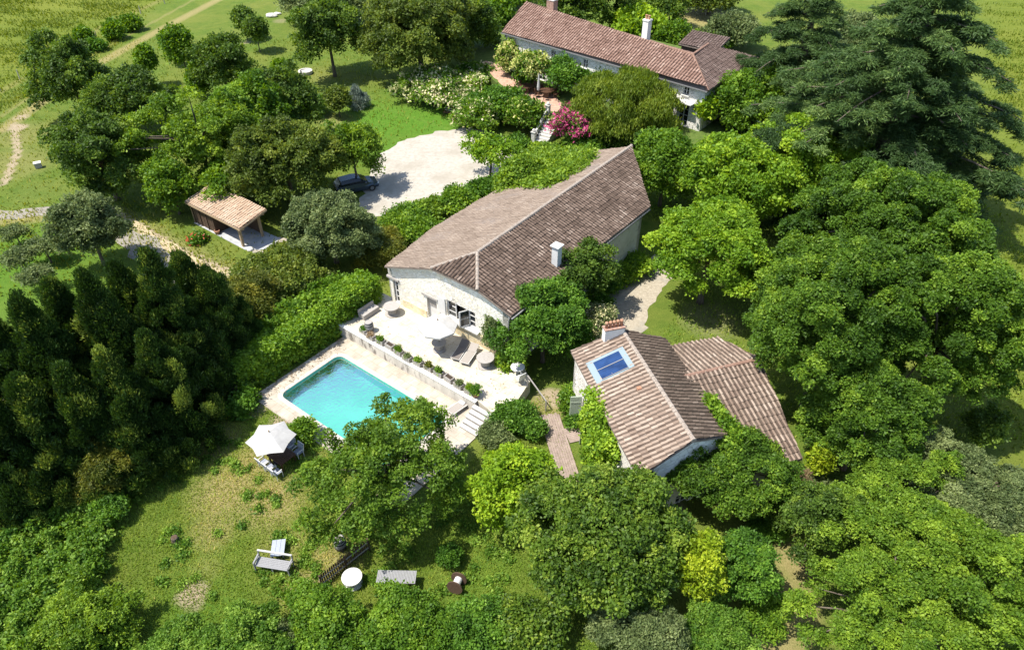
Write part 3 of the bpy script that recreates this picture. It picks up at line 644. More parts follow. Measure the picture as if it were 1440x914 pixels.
def roof(name, polys, m, parent, pitch=.24, course=.36, amp=.055, slab=.12):
    tot = bmesh.new(); tot.loops.layers.uv.new('UVMap'); cnt = []; mb = MB()
    for p in polys:
        P = roof_bm(tot, cnt, p, pitch, course, amp); mb.prism([q - ZV * (slab + .0) for q in P], (0, 0, slab - .005))
    off = OFF.get(parent.name, Vector()); me = bpy.data.meshes.new(name); n0 = len(tot.faces)
    tot.from_mesh(mb.mesh('slab', m_eave)); tot.faces.ensure_lookup_table()
    for f in tot.faces[n0:]: f.material_index = 1
    bmesh.ops.translate(tot, vec=-off, verts=tot.verts); tot.to_mesh(me); tot.free(); me.materials.append(m); me.materials.append(m_eave)
    return link(name, me, parent)
def ridge_caps(name, lines, m, parent, r=.13, step=.4):
    mb = MB()
    for p, q in lines:
        p, q = Vector(p), Vector(q); n = max(1, int((q - p).length / step)); d = (q - p) / n
        for i in range(n):
            a = p + d * i; mb.tube([a, a + d * 1.08], [r * .86, r * 1.08], 8)
    return mb.build(name, m, parent, world=True)
def wall(name, p0, p1, z0, top, openings, thick, m, parent, inward):
    """wall face from p0 to p1 with a top profile [(s, z)...] (concave down) and real openings (s0, s1, za, zb)"""
    p0 = Vector((p0[0], p0[1], 0)); p1 = Vector((p1[0], p1[1], 0)); L = (p1 - p0).length; d = (p1 - p0) / L
    S = sorted({0.0, L} | {x for o in openings for x in o[:2]}); zm = max(z for _, z in top); Z = sorted({z0, zm} | {x for o in openings for x in o[2:4]})
    bm = bmesh.new(); vd = {}
    def v(i, j):
        if (i, j) not in vd: vd[i, j] = bm.verts.new(p0 + d * S[i] + ZV * Z[j])
        return vd[i, j]
    for i in range(len(S) - 1):
        for j in range(len(Z) - 1):
            ms, mz = (S[i] + S[i + 1]) / 2, (Z[j] + Z[j + 1]) / 2
            if any(o[0] < ms < o[1] and o[2] < mz < o[3] for o in openings): continue
            bm.faces.new((v(i, j), v(i + 1, j), v(i + 1, j + 1), v(i, j + 1)))
    for (sa, za), (sb, zb) in zip(top[:-1], top[1:]):
        nrm = (d * -(zb - za) + ZV * (sb - sa)).normalized()
        bmesh.ops.bisect_plane(bm, geom=bm.verts[:] + bm.edges[:] + bm.faces[:], plane_co=p0 + d * sa + ZV * za, plane_no=nrm, clear_outer=True)
    r = bmesh.ops.extrude_face_region(bm, geom=bm.faces[:]); iv = Vector(inward).normalized() * thick
    bmesh.ops.translate(bm, vec=iv, verts=[e for e in r['geom'] if isinstance(e, bmesh.types.BMVert)])
    bmesh.ops.recalc_face_normals(bm, faces=bm.faces); bmesh.ops.translate(bm, vec=-OFF.get(parent.name, Vector()), verts=bm.verts)
    me = bpy.data.meshes.new(name); bm.to_mesh(me); bm.free(); me.materials.append(m)
    return link(name, me, parent)
def window(parent, p0, d, inw, s0, s1, za, zb, nx=2, nz=3, mf=None, door=False, fw=.07, setb=.14, name=None):
    """glazed casement in an opening of the wall that starts at p0 and runs along d"""
    mf = mf or m_white; p0 = Vector((p0[0], p0[1], 0)); c = p0 + inw * setb; g = .004
    mb = MB()
    def bar(a, b, wd): mb.bar(a, b, wd, .07, up=inw)
    P = lambda s, z: c + d * s + ZV * z
    s0 += g; s1 -= g; za += g; zb -= g
    bar(P(s0 + fw / 2, za), P(s0 + fw / 2, zb), fw); bar(P(s1 - fw / 2, za), P(s1 - fw / 2, zb), fw)
    bar(P(s0 + fw, za + fw / 2), P(s1 - fw, za + fw / 2), fw); bar(P(s0 + fw, zb - fw / 2), P(s1 - fw, zb - fw / 2), fw)
    for i in range(1, nx): s = s0 + (s1 - s0) * i / nx; mb.bar(P(s, za + fw), P(s, zb - fw), .05 if i * 2 != nx else .09, .05, up=inw)
    for j in range(1, nz): z = za + (zb - za) * j / nz; mb.bar(P(s0 + fw, z), P(s1 - fw, z), .04, .044, up=inw)
    nm = name or ('glazed_door' if door else 'window')
    f = mb.build(nm, mf, parent, world=True)
    gl = MB(); q = (s0 + s1) / 2; gl.frame(P(q, (za + zb) / 2) + inw * .05, d * ((s1 - s0) / 2 - .01), inw * .008, ZV * ((zb - za) / 2 - .01)); gl.build('pane', m_glass, f, world=True)
    if not door:
        sl = MB(); sl.frame(p0 + d * q + ZV * (za - .035) - inw * .03, d * ((s1 - s0) / 2 + .12), inw * .12, ZV * .03); sl.build('sill', m_plaster, f, world=True)
    return f
# ------------------------------------------------------------------ the barn
barn = thing('stone_barn', 'long cream stone barn with brown and grey tiled roof facing the pool terrace', 'house', W(5, 10))
sR = .337; sL = .36
def zR(a): return 6.65 - sR * (a - 6)
def zL(a): return 6.65 - sL * (6 - a)
ap = W(6, 2.3, 6.65); rb = W(5.7, 23.4, 6.7); Fp = W(8.15, -.3, zR(8.15)); Gp = W(4.05, -.3, zL(4.05))
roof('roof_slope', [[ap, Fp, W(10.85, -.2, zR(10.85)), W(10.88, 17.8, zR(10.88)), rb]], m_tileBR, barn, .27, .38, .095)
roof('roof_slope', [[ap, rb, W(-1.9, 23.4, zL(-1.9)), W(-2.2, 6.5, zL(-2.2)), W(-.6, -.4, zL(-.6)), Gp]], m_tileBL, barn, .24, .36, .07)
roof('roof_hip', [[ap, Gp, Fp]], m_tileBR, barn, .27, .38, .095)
ridge_caps('ridge_tiles', [(ap + ZV * .06, rb + ZV * .06)], m_ridge, barn, .14)
ridge_caps('hip_tiles', [(ap + ZV * .05, Fp + ZV * .05), (ap + ZV * .05, Gp + ZV * .05)], m_ridge, barn, .13)
# front gable
fp0 = W(-.75, 0); hipz = zR(8.15) - .16
OP = [(.12, .92, 1.02, 3.1), (3.8, 4.75, 1.02, 3.1), (5.75, 8.35, 2.2, 3.62)]
wall('gable_wall', fp0, W(10.5, 0), -.05, [(0, zL(-.75) - .13), (4.75, hipz), (8.85, hipz), (11.25, zR(10.5) - .13)], OP, .5, m_stone, barn, BB)
window(barn, fp0, BA, BB, *OP[0], 2, 4, door=True)
mb = MB(); mb.frame(fp0 + BA * 4.27 + BB * .2 + ZV * 2.65, BA * .45, BB * .03, ZV * .42)
for i in range(7): mb.frame(fp0 + BA * (3.9 + i * .123) + BB * .16 + ZV * 2.65, BA * .05, BB * .02, ZV * .41)
dr = mb.build('boarded_door', m_wood, barn, world=True)
mb = MB(); mb.frame(fp0 + BA * 4.27 + BB * .22 + ZV * 1.62, BA * .45, BB * .03, ZV * .56); mb.build('door_panel', m_white, dr, world=True)
mb = MB(); mb.frame(fp0 + BA * 4.2 - BB * .02 + ZV * 3.18, BA * .75, BB * .1, ZV * .08); mb.build('lintel', m_wood, barn, world=True)
mb = MB(); mb.frame(fp0 + BA * .5 - BB * .02 + ZV * 3.18, BA * .6, BB * .1, ZV * .08); mb.build('lintel', m_wood, barn, world=True)
# wide window: folding casements, the middle one open
o0 = OP[2]
window(barn, fp0, BA, BB, 5.75, 6.55, 2.2, 3.62, 1, 3)
window(barn, fp0, BA, BB, 7.6, 8.35, 2.2, 3.62, 1, 3)
mb = MB(); mb.frame(fp0 + BA * 7.07 + BB * .42 + ZV * 2.91, BA * .52, BB * .02, ZV * .7); mb.build('unlit_room_panel', m_dark, barn, world=True)  # near-black panel stands in for the unlit room behind the open casement
mb = MB(); c = fp0 + BA * 7.55 - BB * .18 + ZV * 2.91; ow = (BA * .45 + BB * .9).normalized()
for s in (-1, 1): mb.frame(c + ow * s * .36, ow * .04, BA * .03, ZV * .66); mb.frame(c + ZV * s * .63, ow * .36, BA * .026, ZV * .04)
mb.frame(c, ow * .34, BA * .02, ZV * .02); cs = mb.build('open_casement', m_white, barn, world=True)
gl = MB(); gl.frame(c, ow * .33, BA * .006, ZV * .6); gl.build('pane', m_glass, cs, world=True)
mb = MB(); mb.frame(fp0 + BA * 5.3 - BB * .05 + ZV * 2.91, BA * .34, BB * .025, ZV * .72); mb.build('shutter', m_white, barn, world=True)
mb = MB(); mb.frame(fp0 + BA * 7.0 - BB * .1 + ZV * 2.13, BA * 1.75, BB * .2, ZV * .06); mb.build('window_ledge', m_white, barn, world=True)
mb = MB(); mb.frame(fp0 + BA * 8.2 - BB * .045 + ZV * 1.5, BA * 2.0, BB * .04, ZV * .5); mb.build('stone_plinth', m_stoneY, barn, world=True)
mb = MB(); mb.frame(fp0 + BA * 2.5 - BB * .03 + ZV * 1.3, BA * 1.2, BB * .025, ZV * .32); mb.build('stone_plinth', m_stoneY, barn, world=True)
c = fp0 + BA * 6.6 - BB * .02 + ZV * 3.95; lm = MB(); lm.tube([c, c - BB * .25 + ZV * .2, c - BB * .5 + ZV * .1, c - BB * .5 - ZV * .1], .018, 6); lm.lathe([(.03, .12), (.13, 0), (.12, -.18), (.04, -.24)], c - BB * .5 - ZV * .12, 8); lm.build('wall_lantern', m_iron, barn, world=True)
# other walls
wall('side_wall', W(10.5, 0), W(10.5, 17.4), -.1, [(0, zR(10.5) - .14), (17.4, zR(10.5) - .14)], [(3.9, 5.1, 2.2, 4.0)], .5, m_render, barn, -BA)
window(barn, W(10.5, 0), BB, -BA, 3.9, 5.1, 2.2, 4.0, 2, 3)
wall('side_wall', W(-.75, 0), W(-1.9, 8), -.1, [(0, zL(-.75) - .14), (8.1, zL(-1.9) - .14)], [], .4, m_stone, barn, BA)
wall('side_wall', W(-1.75, 8), W(-1.6, 23.2), -.1, [(0, 3.6), (15.2, 3.6)], [], .4, m_stone, barn, BA)
bw = (W(5.6, 23.1) - W(10.5, 17.4)); wall('back_wall', W(10.5, 17.4), W(5.6, 23.1), -.1, [(0, 4.95), (bw.length, 6.5)], [], .4, m_render, barn, -BB)
wall('back_wall', W(5.6, 23.1), W(-1.6, 23.2), -.1, [(0, 6.4), (7.2, 3.75)], [], .4, m_stone, barn, -BB)
mb = MB(); mb.tube([W(10.66, -.1, 4.85), W(10.6, -.12, 4.5), W(10.6, -.12, 1.0)], .05, 8); mb.build('downpipe', m_zinc, barn, world=True, smooth=True)
mb = MB(); mb.tube([W(10.95, -.25, 4.88), W(10.97, 17.7, 4.86)], .06, 8); mb.build('gutter', m_zinc, barn, world=True, smooth=True)
cz = zR(9.9); mb = MB(); mb.box(W(9.95, 6.1, cz + .55), (.5, .5, 1.7), ANG_A); ch = mb.build('chimney', m_white, barn, world=True)
mb = MB(); mb.box(W(9.95, 6.1, cz + 1.55), (.7, .7, .07), ANG_A)
for i in (-1, 1):
    for j in (-1, 1): mb.box(W(9.95 + i * .2, 6.1 + j * .2, cz + 1.46), (.08, .08, .14), ANG_A)
mb.build('chimney_cap', m_white, ch, world=True)
# ------------------------------------------------------------------ the house with the solar panel
hs = thing('stone_house', 'stone house with pinkish tiled roof carrying a blue solar panel', 'house', H(5, 3, -4.5))
s1 = 1.12 / 3.15
def hz(q): return 1.12 - s1 * abs(q - 3.15)
rA = H(.05, 3.15, 1.12); rB = H(9.5, 3.2, 1.12)
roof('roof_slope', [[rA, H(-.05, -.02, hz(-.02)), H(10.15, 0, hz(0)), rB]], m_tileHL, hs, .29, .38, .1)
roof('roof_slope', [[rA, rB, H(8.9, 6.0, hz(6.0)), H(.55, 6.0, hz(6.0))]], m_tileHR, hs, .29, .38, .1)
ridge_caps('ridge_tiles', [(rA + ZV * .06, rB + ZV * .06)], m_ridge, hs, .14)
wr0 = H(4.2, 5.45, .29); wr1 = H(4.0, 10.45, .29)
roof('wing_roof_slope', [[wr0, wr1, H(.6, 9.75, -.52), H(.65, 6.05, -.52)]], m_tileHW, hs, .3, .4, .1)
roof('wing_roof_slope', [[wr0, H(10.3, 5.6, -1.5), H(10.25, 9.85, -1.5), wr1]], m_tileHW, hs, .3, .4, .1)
ridge_caps('wing_ridge_tiles', [(wr0 + ZV * .04, wr1 + ZV * .04)], m_ridgeR, hs, .13)
def hw(name, a, b, top, ops, inw, m=None): return wall(name, H(*a), H(*b), -.1, top, ops, .45, m or m_stoneH, hs, inw)
L1 = 9.9
hw('long_wall', (.12, .2), (9.9, .2), [(0, 4.5 + hz(.2) - .13), (9.78, 4.5 + hz(.2) - .13)], [(1.75, 3.05, .02, 2.3), (6.7, 7.5, 2.6, 3.7), (8.3, 8.7, 2.5, 3.3)], HQ)
window(hs, H(.12, .2), HD, HQ, 1.75, 3.05, .02, 2.3, 2, 3, door=True)
window(hs, H(.12, .2), HD, HQ, 6.7, 7.5, 2.6, 3.7, 2, 2); window(hs, H(.12, .2), HD, HQ, 8.3, 8.7, 2.5, 3.3, 1, 2)
for dd, sg in ((1.72, -1), (3.32, 1)):
    mb = MB(); q = (-HQ * .95 + HD * sg * .2).normalized(); mb.frame(H(dd, .2, 0) + q * .36 + ZV * (1.17 - 4.5), q * .34, HD * .025, ZV * 1.12)
    mb.frame(H(dd, .2, 0) + q * .36 + ZV * (.6 - 4.5), q * .33, HD * .036, ZV * .05); mb.frame(H(dd, .2, 0) + q * .36 + ZV * (1.8 - 4.5), q * .33, HD * .036, ZV * .05)
    mb.build('shutter', m_shut, hs, world=True)
fa, fb = H(9.9, .2), H(8.75, 5.8); fd = (fb - fa); fL = math.hypot(fd.x, fd.y); fd = Vector((fd.x, fd.y, 0)).normalized(); finw = Vector((-fd.y, fd.x, 0))
if finw.dot(HD) > 0: finw = -finw
wq = onp(958, 704, fa, finw); ws = (wq - Vector((fa.x, fa.y, 0))).dot(fd); wz = wq.z
wall('gable_wall', fa, fb, -.1, [(0, 4.5 + hz(.2) - .13), (fL * .53, 5.48), (fL, 4.5 + hz(5.8) - .13)], [(ws - .45, ws + .45, wz - .6, wz + .6)], .45, m_stoneB, hs, finw)
window(hs, fa, fd, finw, ws - .45, ws + .45, wz - .6, wz + .6, 2, 3)
wall('gable_wall', H(.15, .2), H(.7, 5.7), -.1, [(0, 4.4), (2.95, 5.45), (5.5, 4.5)], [], .45, m_stoneH, hs, HD)
hw('side_wall', (.75, 5.6), (8.9, 5.6), [(0, 4.6), (8.2, 4.6)], [], -HQ)
hw('wing_wall', (.85, 5.8), (.85, 9.5), [(0, 3.85), (3.7, 3.85)], [], HD, m_render)
hw('wing_wall', (.85, 9.55), (10.0, 9.55), [(0, 3.85), (3.2, 4.62), (9.15, 2.9)], [], -HQ, m_render)
hw('wing_wall', (10.0, 5.8), (10.0, 9.5), [(0, 2.9), (3.7, 2.9)], [], -HD, m_render)
# solar panel on the left slope
def sl(d, q, up=0): return H(d, q, hz(q) + up)
fl = MB(); fl.prism([sl(1.5, .35, .1), sl(3.45, .35, .1), sl(3.3, 2.62, .1), sl(1.5, 2.62, .1)], (0, 0, .05)); so_ = fl.build('solar_panel', plain('blue_grey_flashing', (.22, .28, .3), .5, .2), hs, world=True)
m, n, l, b = _new('solar_glass'); tc = n.new('ShaderNodeTexCoord'); nz = n.new('ShaderNodeTexNoise'); nz.inputs['Scale'].default_value = 1.5; l.new(tc.outputs['Object'], nz.inputs[0])
wv = n.new('ShaderNodeTexWave'); wv.inputs['Scale'].default_value = 2.2; mpw = n.new('ShaderNodeMapping'); mpw.inputs['Rotation'].default_value = (0, 0, -math.atan2(HD.y, HD.x)); l.new(tc.outputs['Object'], mpw.inputs[0]); l.new(mpw.outputs[0], wv.inputs[0])
r = ramp(n, [(.3, (.012, .03, .09)), (.7, (.025, .065, .18))]); l.new(nz.outputs[0], r.inputs[0]); mx = n.new('ShaderNodeMixRGB'); mx.blend_type = 'MULTIPLY'; mx.inputs[0].default_value = .35; l.new(r.outputs[0], mx.inputs[1]); l.new(wv.outputs[0], mx.inputs[2])
l.new(mx.outputs[0], b.inputs['Base Color']); b.inputs['Roughness'].default_value = .12; m_solar = m
for d0, d1 in ((1.72, 2.42), (2.5, 3.2)):
    mb = MB(); mb.prism([sl(d0, .72, .152), sl(d1, .72, .152), sl(d1, 2.28, .152), sl(d0, 2.28, .152)], (0, 0, .03)); mb.build('collector', m_solar, so_, world=True)
mb = MB(); mb.bar(sl(2.46, .7, .18), sl(2.46, 2.3, .18), .06, .05); mb.bar(sl(3.24, .7, .18), sl(3.24, 2.3, .18), .05, .05); mb.build('collector_rail', m_zinc, so_, world=True)
mb = MB(); mb.box(sl(4.95, 2.2, .12), (.22, .22, .16), math.atan2(HD.y, HD.x)); mb.build('vent_tile', m_terra, hs, world=True)
HANG = math.atan2(HQ.y, HQ.x)
mb = MB(); mb.box(H(.3, 2.5, 1.0), (1.25, .45, 1.25), HANG); ch = mb.build('chimney', m_plaster, hs, world=True)
mb = MB(); mb.box(H(.3, 2.5, 1.66), (1.33, .53, .07), HANG); mb.build('chimney_cap', m_brick, ch, world=True)
for i in range(5):
    mb = MB(); mb.lathe([(.1, 0), (.085, .3), (.1, .32), (.1, .42)], H(.3, 2.02 + i * .24, 1.7), 10); mb.build('chimney_pot', m_terra, ch, world=True, smooth=True)
# ------------------------------------------------------------------ the long back house
bh = thing('long_farmhouse', 'long white stone farmhouse with red tiled hipped roof on the raised terrace', 'house', (10, 82, 2))
E0 = Vector((-1.3, 91.3, 6.45)); E1 = Vector((19.9, 71.3, 6.5)); R0 = Vector((2.0, 95.5, 8.5)); R1 = Vector((19.04, 76.3, 8.5)); R2 = Vector((21.4, 79.8, 8.5)); E2 = Vector((28.0, 81.9, 6.5))
Bk0 = Vector((5.6, 99.9, 6.45)); Bk1 = Vector((19.5, 85.2, 6.5)); Bk2 = Vector((23, 86.5, 6.3))
ed = (E1 - E0).normalized(); en = Vector((ed.y, -ed.x, 0)); en = en if en.y > 0 else -en
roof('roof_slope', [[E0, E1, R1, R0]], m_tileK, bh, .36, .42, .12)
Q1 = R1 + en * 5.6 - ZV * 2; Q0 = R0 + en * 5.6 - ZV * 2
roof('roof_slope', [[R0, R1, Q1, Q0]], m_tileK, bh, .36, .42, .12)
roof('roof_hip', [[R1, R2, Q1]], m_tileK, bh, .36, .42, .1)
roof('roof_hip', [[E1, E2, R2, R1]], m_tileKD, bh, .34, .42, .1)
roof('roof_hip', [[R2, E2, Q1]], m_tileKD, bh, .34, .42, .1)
ridge_caps('ridge_tiles', [(R0 + ZV * .06, R1 + ZV * .06), (R1 + ZV * .06, R2 + ZV * .06)], m_ridgeR, bh, .15)
ridge_caps('hip_tiles', [(E1 + ZV * .06, R1 + ZV * .06)], m_ridgeR, bh, .15)
w0 = E0 + en * .35 + ed * .2; w1 = E1 + en * .35 - ed * .4; wd = (w1 - w0); wL = math.hypot(wd.x, wd.y); wd = Vector((wd.x, wd.y, 0)).normalized()
def wloc(u, v):
    q = onp(u, v, w0, en); return (q - Vector((w0.x, w0.y, 0))).dot(wd), q.z
ops = []; info = []
for (u, v, ww, wh, dr_) in [(778, 77, .7, .95, 0), (823, 90, .7, .95, 0), (965, 128, .7, .9, 0), (961, 158, 1.2, 2.4, 1), (728, 95, 1.0, 2.1, 1), (762, 108, 1.1, 2.1, 1), (818, 118, 1.1, 2.0, 1)]:
    s, z = wloc(u, v)
    if dr_: z = 2.02 + wh / 2
    ops.append((s - ww / 2, s + ww / 2, z - wh / 2, z + wh / 2)); info.append(dr_)
z_ = [o[2] for o in ops]
wall('front_wall', w0, w1, 1.9, [(0, 6.42), (wL, 6.45)], ops, .5, m_stoneB, bh, en)
for o_, dr_ in zip(ops, info): window(bh, w0, wd, en, *o_, 2, 4 if dr_ else 2, door=bool(dr_))
g0 = Vector((w1.x, w1.y, 0)); hd = (E2 - E1); hd.z = 0; hd.normalize(); hn = Vector((-hd.y, hd.x, 0)); hn = hn if hn.x < 0 else -hn
g1 = g0 + hd * 12.2; wall('side_wall', g0, g1, 1.9, [(0, 6.4), (12.2, 6.4)], [(3, 4, 4.2, 5.6), (7, 8, 4.2, 5.6)], .5, m_stoneB, bh, hn)
for s in (3, 7): window(bh, g0, hd, hn, s, s + 1, 4.2, 5.6)
wall('end_wall', w0, Vector((5.4, 99.2, 0)), 1.9, [(0, 6.3), (5.0, 8.1), ((Vector((5.4, 99.2, 0)) - Vector((w0.x, w0.y, 0))).length, 6.3)], [], .5, m_stoneB, bh, ed)
wall('back_wall', Vector((5.4, 99.2, 0)), Vector((19.3, 84.6, 0)), 1.9, [(0, 6.3), (20.1, 6.3)], [], .5, m_stoneB, bh, -en)
mb = MB(); mb.bar(E0 - en * .08 - ZV * .06, E1 - en * .08 - ZV * .06, .12, .1); mb.build('gutter', m_zinc, bh, world=True)
cc = R0.lerp(R1, .17); mb = MB(); mb.box(cc + ZV * .45, (1.1, .8, 2.1), math.atan2(ed.y, ed.x)); ch = mb.build('chimney', m_brick, bh, world=True); mb = MB(); mb.box(cc + ZV * 1.55, (1.2, .9, .12), math.atan2(ed.y, ed.x)); mb.build('chimney_cap', m_stoneB, ch, world=True)
cc = R0.lerp(R1, .735) + en * .5; mb = MB(); mb.box(cc + ZV * .7, (.7, .7, 2.6), math.atan2(ed.y, ed.x)); ch = mb.build('chimney', m_plaster, bh, world=True); mb = MB(); mb.box(cc + ZV * 2.06, (.82, .82, .12), math.atan2(ed.y, ed.x)); mb.build('chimney_cap', m_plaster, ch, world=True)
for i in (-1, 1):
    mb = MB(); mb.lathe([(.14, 0), (.12, .35), (.15, .45)], cc + ZV * 2.1 + ed * i * .18, 10); mb.build('chimney_pot', m_terra, ch, world=True)
mb = MB(); mb.frame(wd * ops[3][0] * 0 + Vector((w0.x, w0.y, 0)) + wd * ((ops[3][0] + ops[3][1]) / 2) - en * .4 + ZV * 4.75, wd * 1.2, en * .42, ZV * .05); mb.build('door_canopy', m_white, bh, world=True)
# outbuilding behind
q0 = px(954, 56, 6.2); ob = thing('outbuilding', 'small tiled outbuilding just behind the long red roof', 'shed', (q0.x + 2, q0.y + 1, 2))
a0, a1 = px(954, 62, 6.0), px(984, 69, 6.0); ud = (a1 - a0).normalized(); un = Vector((-ud.y, ud.x, 0)); un = un if un.y > 0 else -un
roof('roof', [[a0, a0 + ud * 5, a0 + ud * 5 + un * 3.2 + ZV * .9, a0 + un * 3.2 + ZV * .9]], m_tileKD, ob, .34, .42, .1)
mb = MB(); mb.prism([a0 + ud * .3 + un * .3 - ZV * 4.1, a0 + ud * 4.7 + un * .3 - ZV * 4.1, a0 + ud * 4.7 + un * 3 - ZV * 4.1, a0 + ud * .3 + un * 3 - ZV * 4.1], (0, 0, 3.95)); mb.build('wall', m_woodD, ob, world=True)
# ------------------------------------------------------------------ carport
cp = thing('carport', 'open timber carport with pale tiled roof and dark boarded end', 'carport', px(320, 330))
f0, f1 = px(260, 284, 2.15), px(337, 323, 2.15); cdv = (f1 - f0).normalized(); cn = Vector((-cdv.y, cdv.x, 0)); cn = cn if cn.y > 0 else -cn
r1 = px(377, 296, 2.75); dep = (r1 - f1).dot(cn); r0 = f0 + cn * dep + ZV * .6; r1 = f1 + cn * dep + ZV * .6; CL = (f1 - f0).length
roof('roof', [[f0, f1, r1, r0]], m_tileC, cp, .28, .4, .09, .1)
for (s, t, zt) in ((CL - .75, .35, 2.1), (CL - .75, dep - .5, 2.6), (.3, .3, 2.1), (.3, dep - .4, 2.55)):
    b_ = f0 + cdv * s + cn * t; mb = MB(); mb.box((b_.x, b_.y, zt / 2 + .02), (.19, .19, zt - .06), math.atan2(cdv.y, cdv.x))
    if s > 1:
        for sg in (-1, 1):
            e = Vector((b_.x, b_.y, zt - .75)); mb.bar(e, e + (cdv * -.55 if sg < 0 else cdv * .45) + ZV * .6, .1, .1)
    mb.build('post', m_woodT, cp, world=True)
mb = MB(); mb.bar(f0 + cn * .35 - ZV * .14, f1 + cn * .35 - ZV * .14, .14, .16); mb.bar(f0 + cn * (dep - .4) + ZV * .33, f1 + cn * (dep - .4) + ZV * .33, .14, .16); mb.build('roof_beam', m_woodT, cp, world=True)
mb = MB(); mb.bar(f0 - cn * .02 - ZV * .08, f1 - cn * .02 - ZV * .08, .05, .16); mb.bar(f1 + cdv * .02 - ZV * .05, r1 + cdv * .02 - ZV * .05, .05, .16); mb.build('fascia_board', m_woodT, cp, world=True)
mb = MB(); k = 16
for i in range(k):
    b_ = f0 + cdv * (.3 + (i + .5) * 3.2 / k) + cn * .3; mb.box((b_.x, b_.y, 1.03), (.19, .04 + .02 * (i % 2), 1.98), math.atan2(cdv.y, cdv.x))
for i in range(4):
    b_ = f0 + cdv * (.35 + i * 1.03) + cn * .25; mb.box((b_.x, b_.y, 1.03), (.1, .1, 2.0), math.atan2(cdv.y, cdv.x))
mb.build('boarded_wall', m_woodD, cp, world=True)
mb = MB()
for i in range(12):
    b_ = f0 + cdv * 3.5 + cn * (.4 + i * (dep - .9) / 12); mb.box((b_.x, b_.y, 1.1), (.04, .22, 2.1), math.atan2(cdv.y, cdv.x))
for i in range(16):
    b_ = f0 + cdv * (.3 + i * .42) + cn * (dep - .25); mb.box((b_.x, b_.y, 1.2), (.42, .04, 2.4), math.atan2(cdv.y, cdv.x))
mb.build('inner_wall', m_woodD, cp, world=True)
mb = MB(); q = [f0 + cdv * .2 + cn * .1, f1 + cdv * -.2 + cn * .1, f1 + cdv * 1.3 + cn * 1.2, f1 + cdv * .8 + cn * (dep + .2), f0 + cdv * .2 + cn * (dep - .1)]; mb.prism([Vector((p.x, p.y, -.05)) for p in q], (0, 0, .1)); mb.build('floor_slab', m_slab, cp, world=True)
# ------------------------------------------------------------------ pool, walls, steps
pool = thing('swimming_pool', 'rectangular turquoise swimming pool with rounded corners and white coping', 'pool', W(5.1, -8.65))
m, n, l, b = _new('pool_liner'); tc = n.new('ShaderNodeTexCoord'); nz = n.new('ShaderNodeTexNoise'); nz.inputs['Scale'].default_value = .5; nz.inputs['Detail'].default_value = 6; l.new(tc.outputs['Object'], nz.inputs[0])
r = ramp(n, [(.35, (.1, .34, .27)), (.65, (.13, .4, .325))]); l.new(nz.outputs[0], r.inputs[0]); l.new(r.outputs[0], b.inputs['Base Color']); b.inputs['Roughness'].default_value = .6; m_liner = m
m_tilew = pmat('pool_wall_tile', [(.3, (.06, .4, .34)), (.7, (.08, .46, .4))], 4, .5, 0)
m = bpy.data.materials.new('pool_water'); m.use_nodes = True; n = m.node_tree.nodes; l = m.node_tree.links; n.remove(n['Principled BSDF'])
tr = n.new('ShaderNodeBsdfTransparent'); tr.inputs[0].default_value = (.74, .985, .97, 1); gl = n.new('ShaderNodeBsdfGlossy'); gl.inputs['Roughness'].default_value = .03; gl.inputs[0].default_value = (.75, .9, .88, 1)
fr = n.new('ShaderNodeFresnel'); fr.inputs[0].default_value = 1.33; tc = n.new('ShaderNodeTexCoord'); nz = n.new('ShaderNodeTexNoise'); nz.inputs['Scale'].default_value = 6; nz.inputs['Detail'].default_value = 4; l.new(tc.outputs['Object'], nz.inputs[0])
bp = n.new('ShaderNodeBump'); bp.inputs['Strength'].default_value = .3; bp.inputs['Distance'].default_value = .05; l.new(nz.outputs[0], bp.inputs['Height']); l.new(bp.outputs[0], gl.inputs['Normal']); l.new(bp.outputs[0], fr.inputs['Normal'])
ms = n.new('ShaderNodeMixShader'); l.new(fr.outputs[0], ms.inputs[0]); l.new(tr.outputs[0], ms.inputs[1]); l.new(gl.outputs[0], ms.inputs[2]); l.new(ms.outputs[0], n['Material Output'].inputs['Surface']); m_water = m
lp = rrect(POOL_A0, POOL_A1, POOL_B0, POOL_B1, .55, 6); k = len(lp)
def fz(a): return -.8 - .03 * a
mb = MB(); V = [W(a, b, .05) for a, b in lp] + [W(a, b, fz(a)) for a, b in lp] + [W(a + (5.1 - a) * .03, b + (-8.65 - b) * .03, fz(a)) for a, b in lp]
mb.add(V[:2 * k], [(i, k + i, k + (i + 1) % k, (i + 1) % k) for i in range(k)]); mb.build('basin_wall', m_tilew, pool, world=True)
mb = MB(); mb.add([W(a, b, fz(a)) for a, b in lp], [tuple(range(k))]); mb.build('basin_floor', m_liner, pool, world=True)
mb = MB(); mb.add([W(a, b, -.06) for a, b in rrect(POOL_A0 + .003, POOL_A1 - .003, POOL_B0 + .003, POOL_B1 - .003, .55, 6)], [tuple(range(k))]); mb.build('water', m_water, pool, world=True)
mb = MB(); ring(mb, inner, [(a, b) for a, b in rrect(POOL_A0 + .02, POOL_A1 - .02, POOL_B0 + .02, POOL_B1 - .02, .53, 6)], .02, .085); mb.build('coping', pmat('pool_coping', [(.3, (.4, .365, .31)), (.7, (.5, .465, .4))], 2, .85, .1), pool, world=True)
rw = thing('retaining_wall', 'stained concrete retaining wall between pool deck and upper terrace', 'wall', W(4.5, -4.4))
mb = MB(); mb.frame(W(4.45, -4.4, .44), BA * 6.85, BB * .11, ZV * .5); mb.build('wall_body', m_concrete, rw, world=True)
mb = MB(); mb.frame(W(4.45, -4.4, .975), BA * 6.88, BB * .15, ZV * .035); mb.build('wall_coping', m_plaster, rw, world=True)
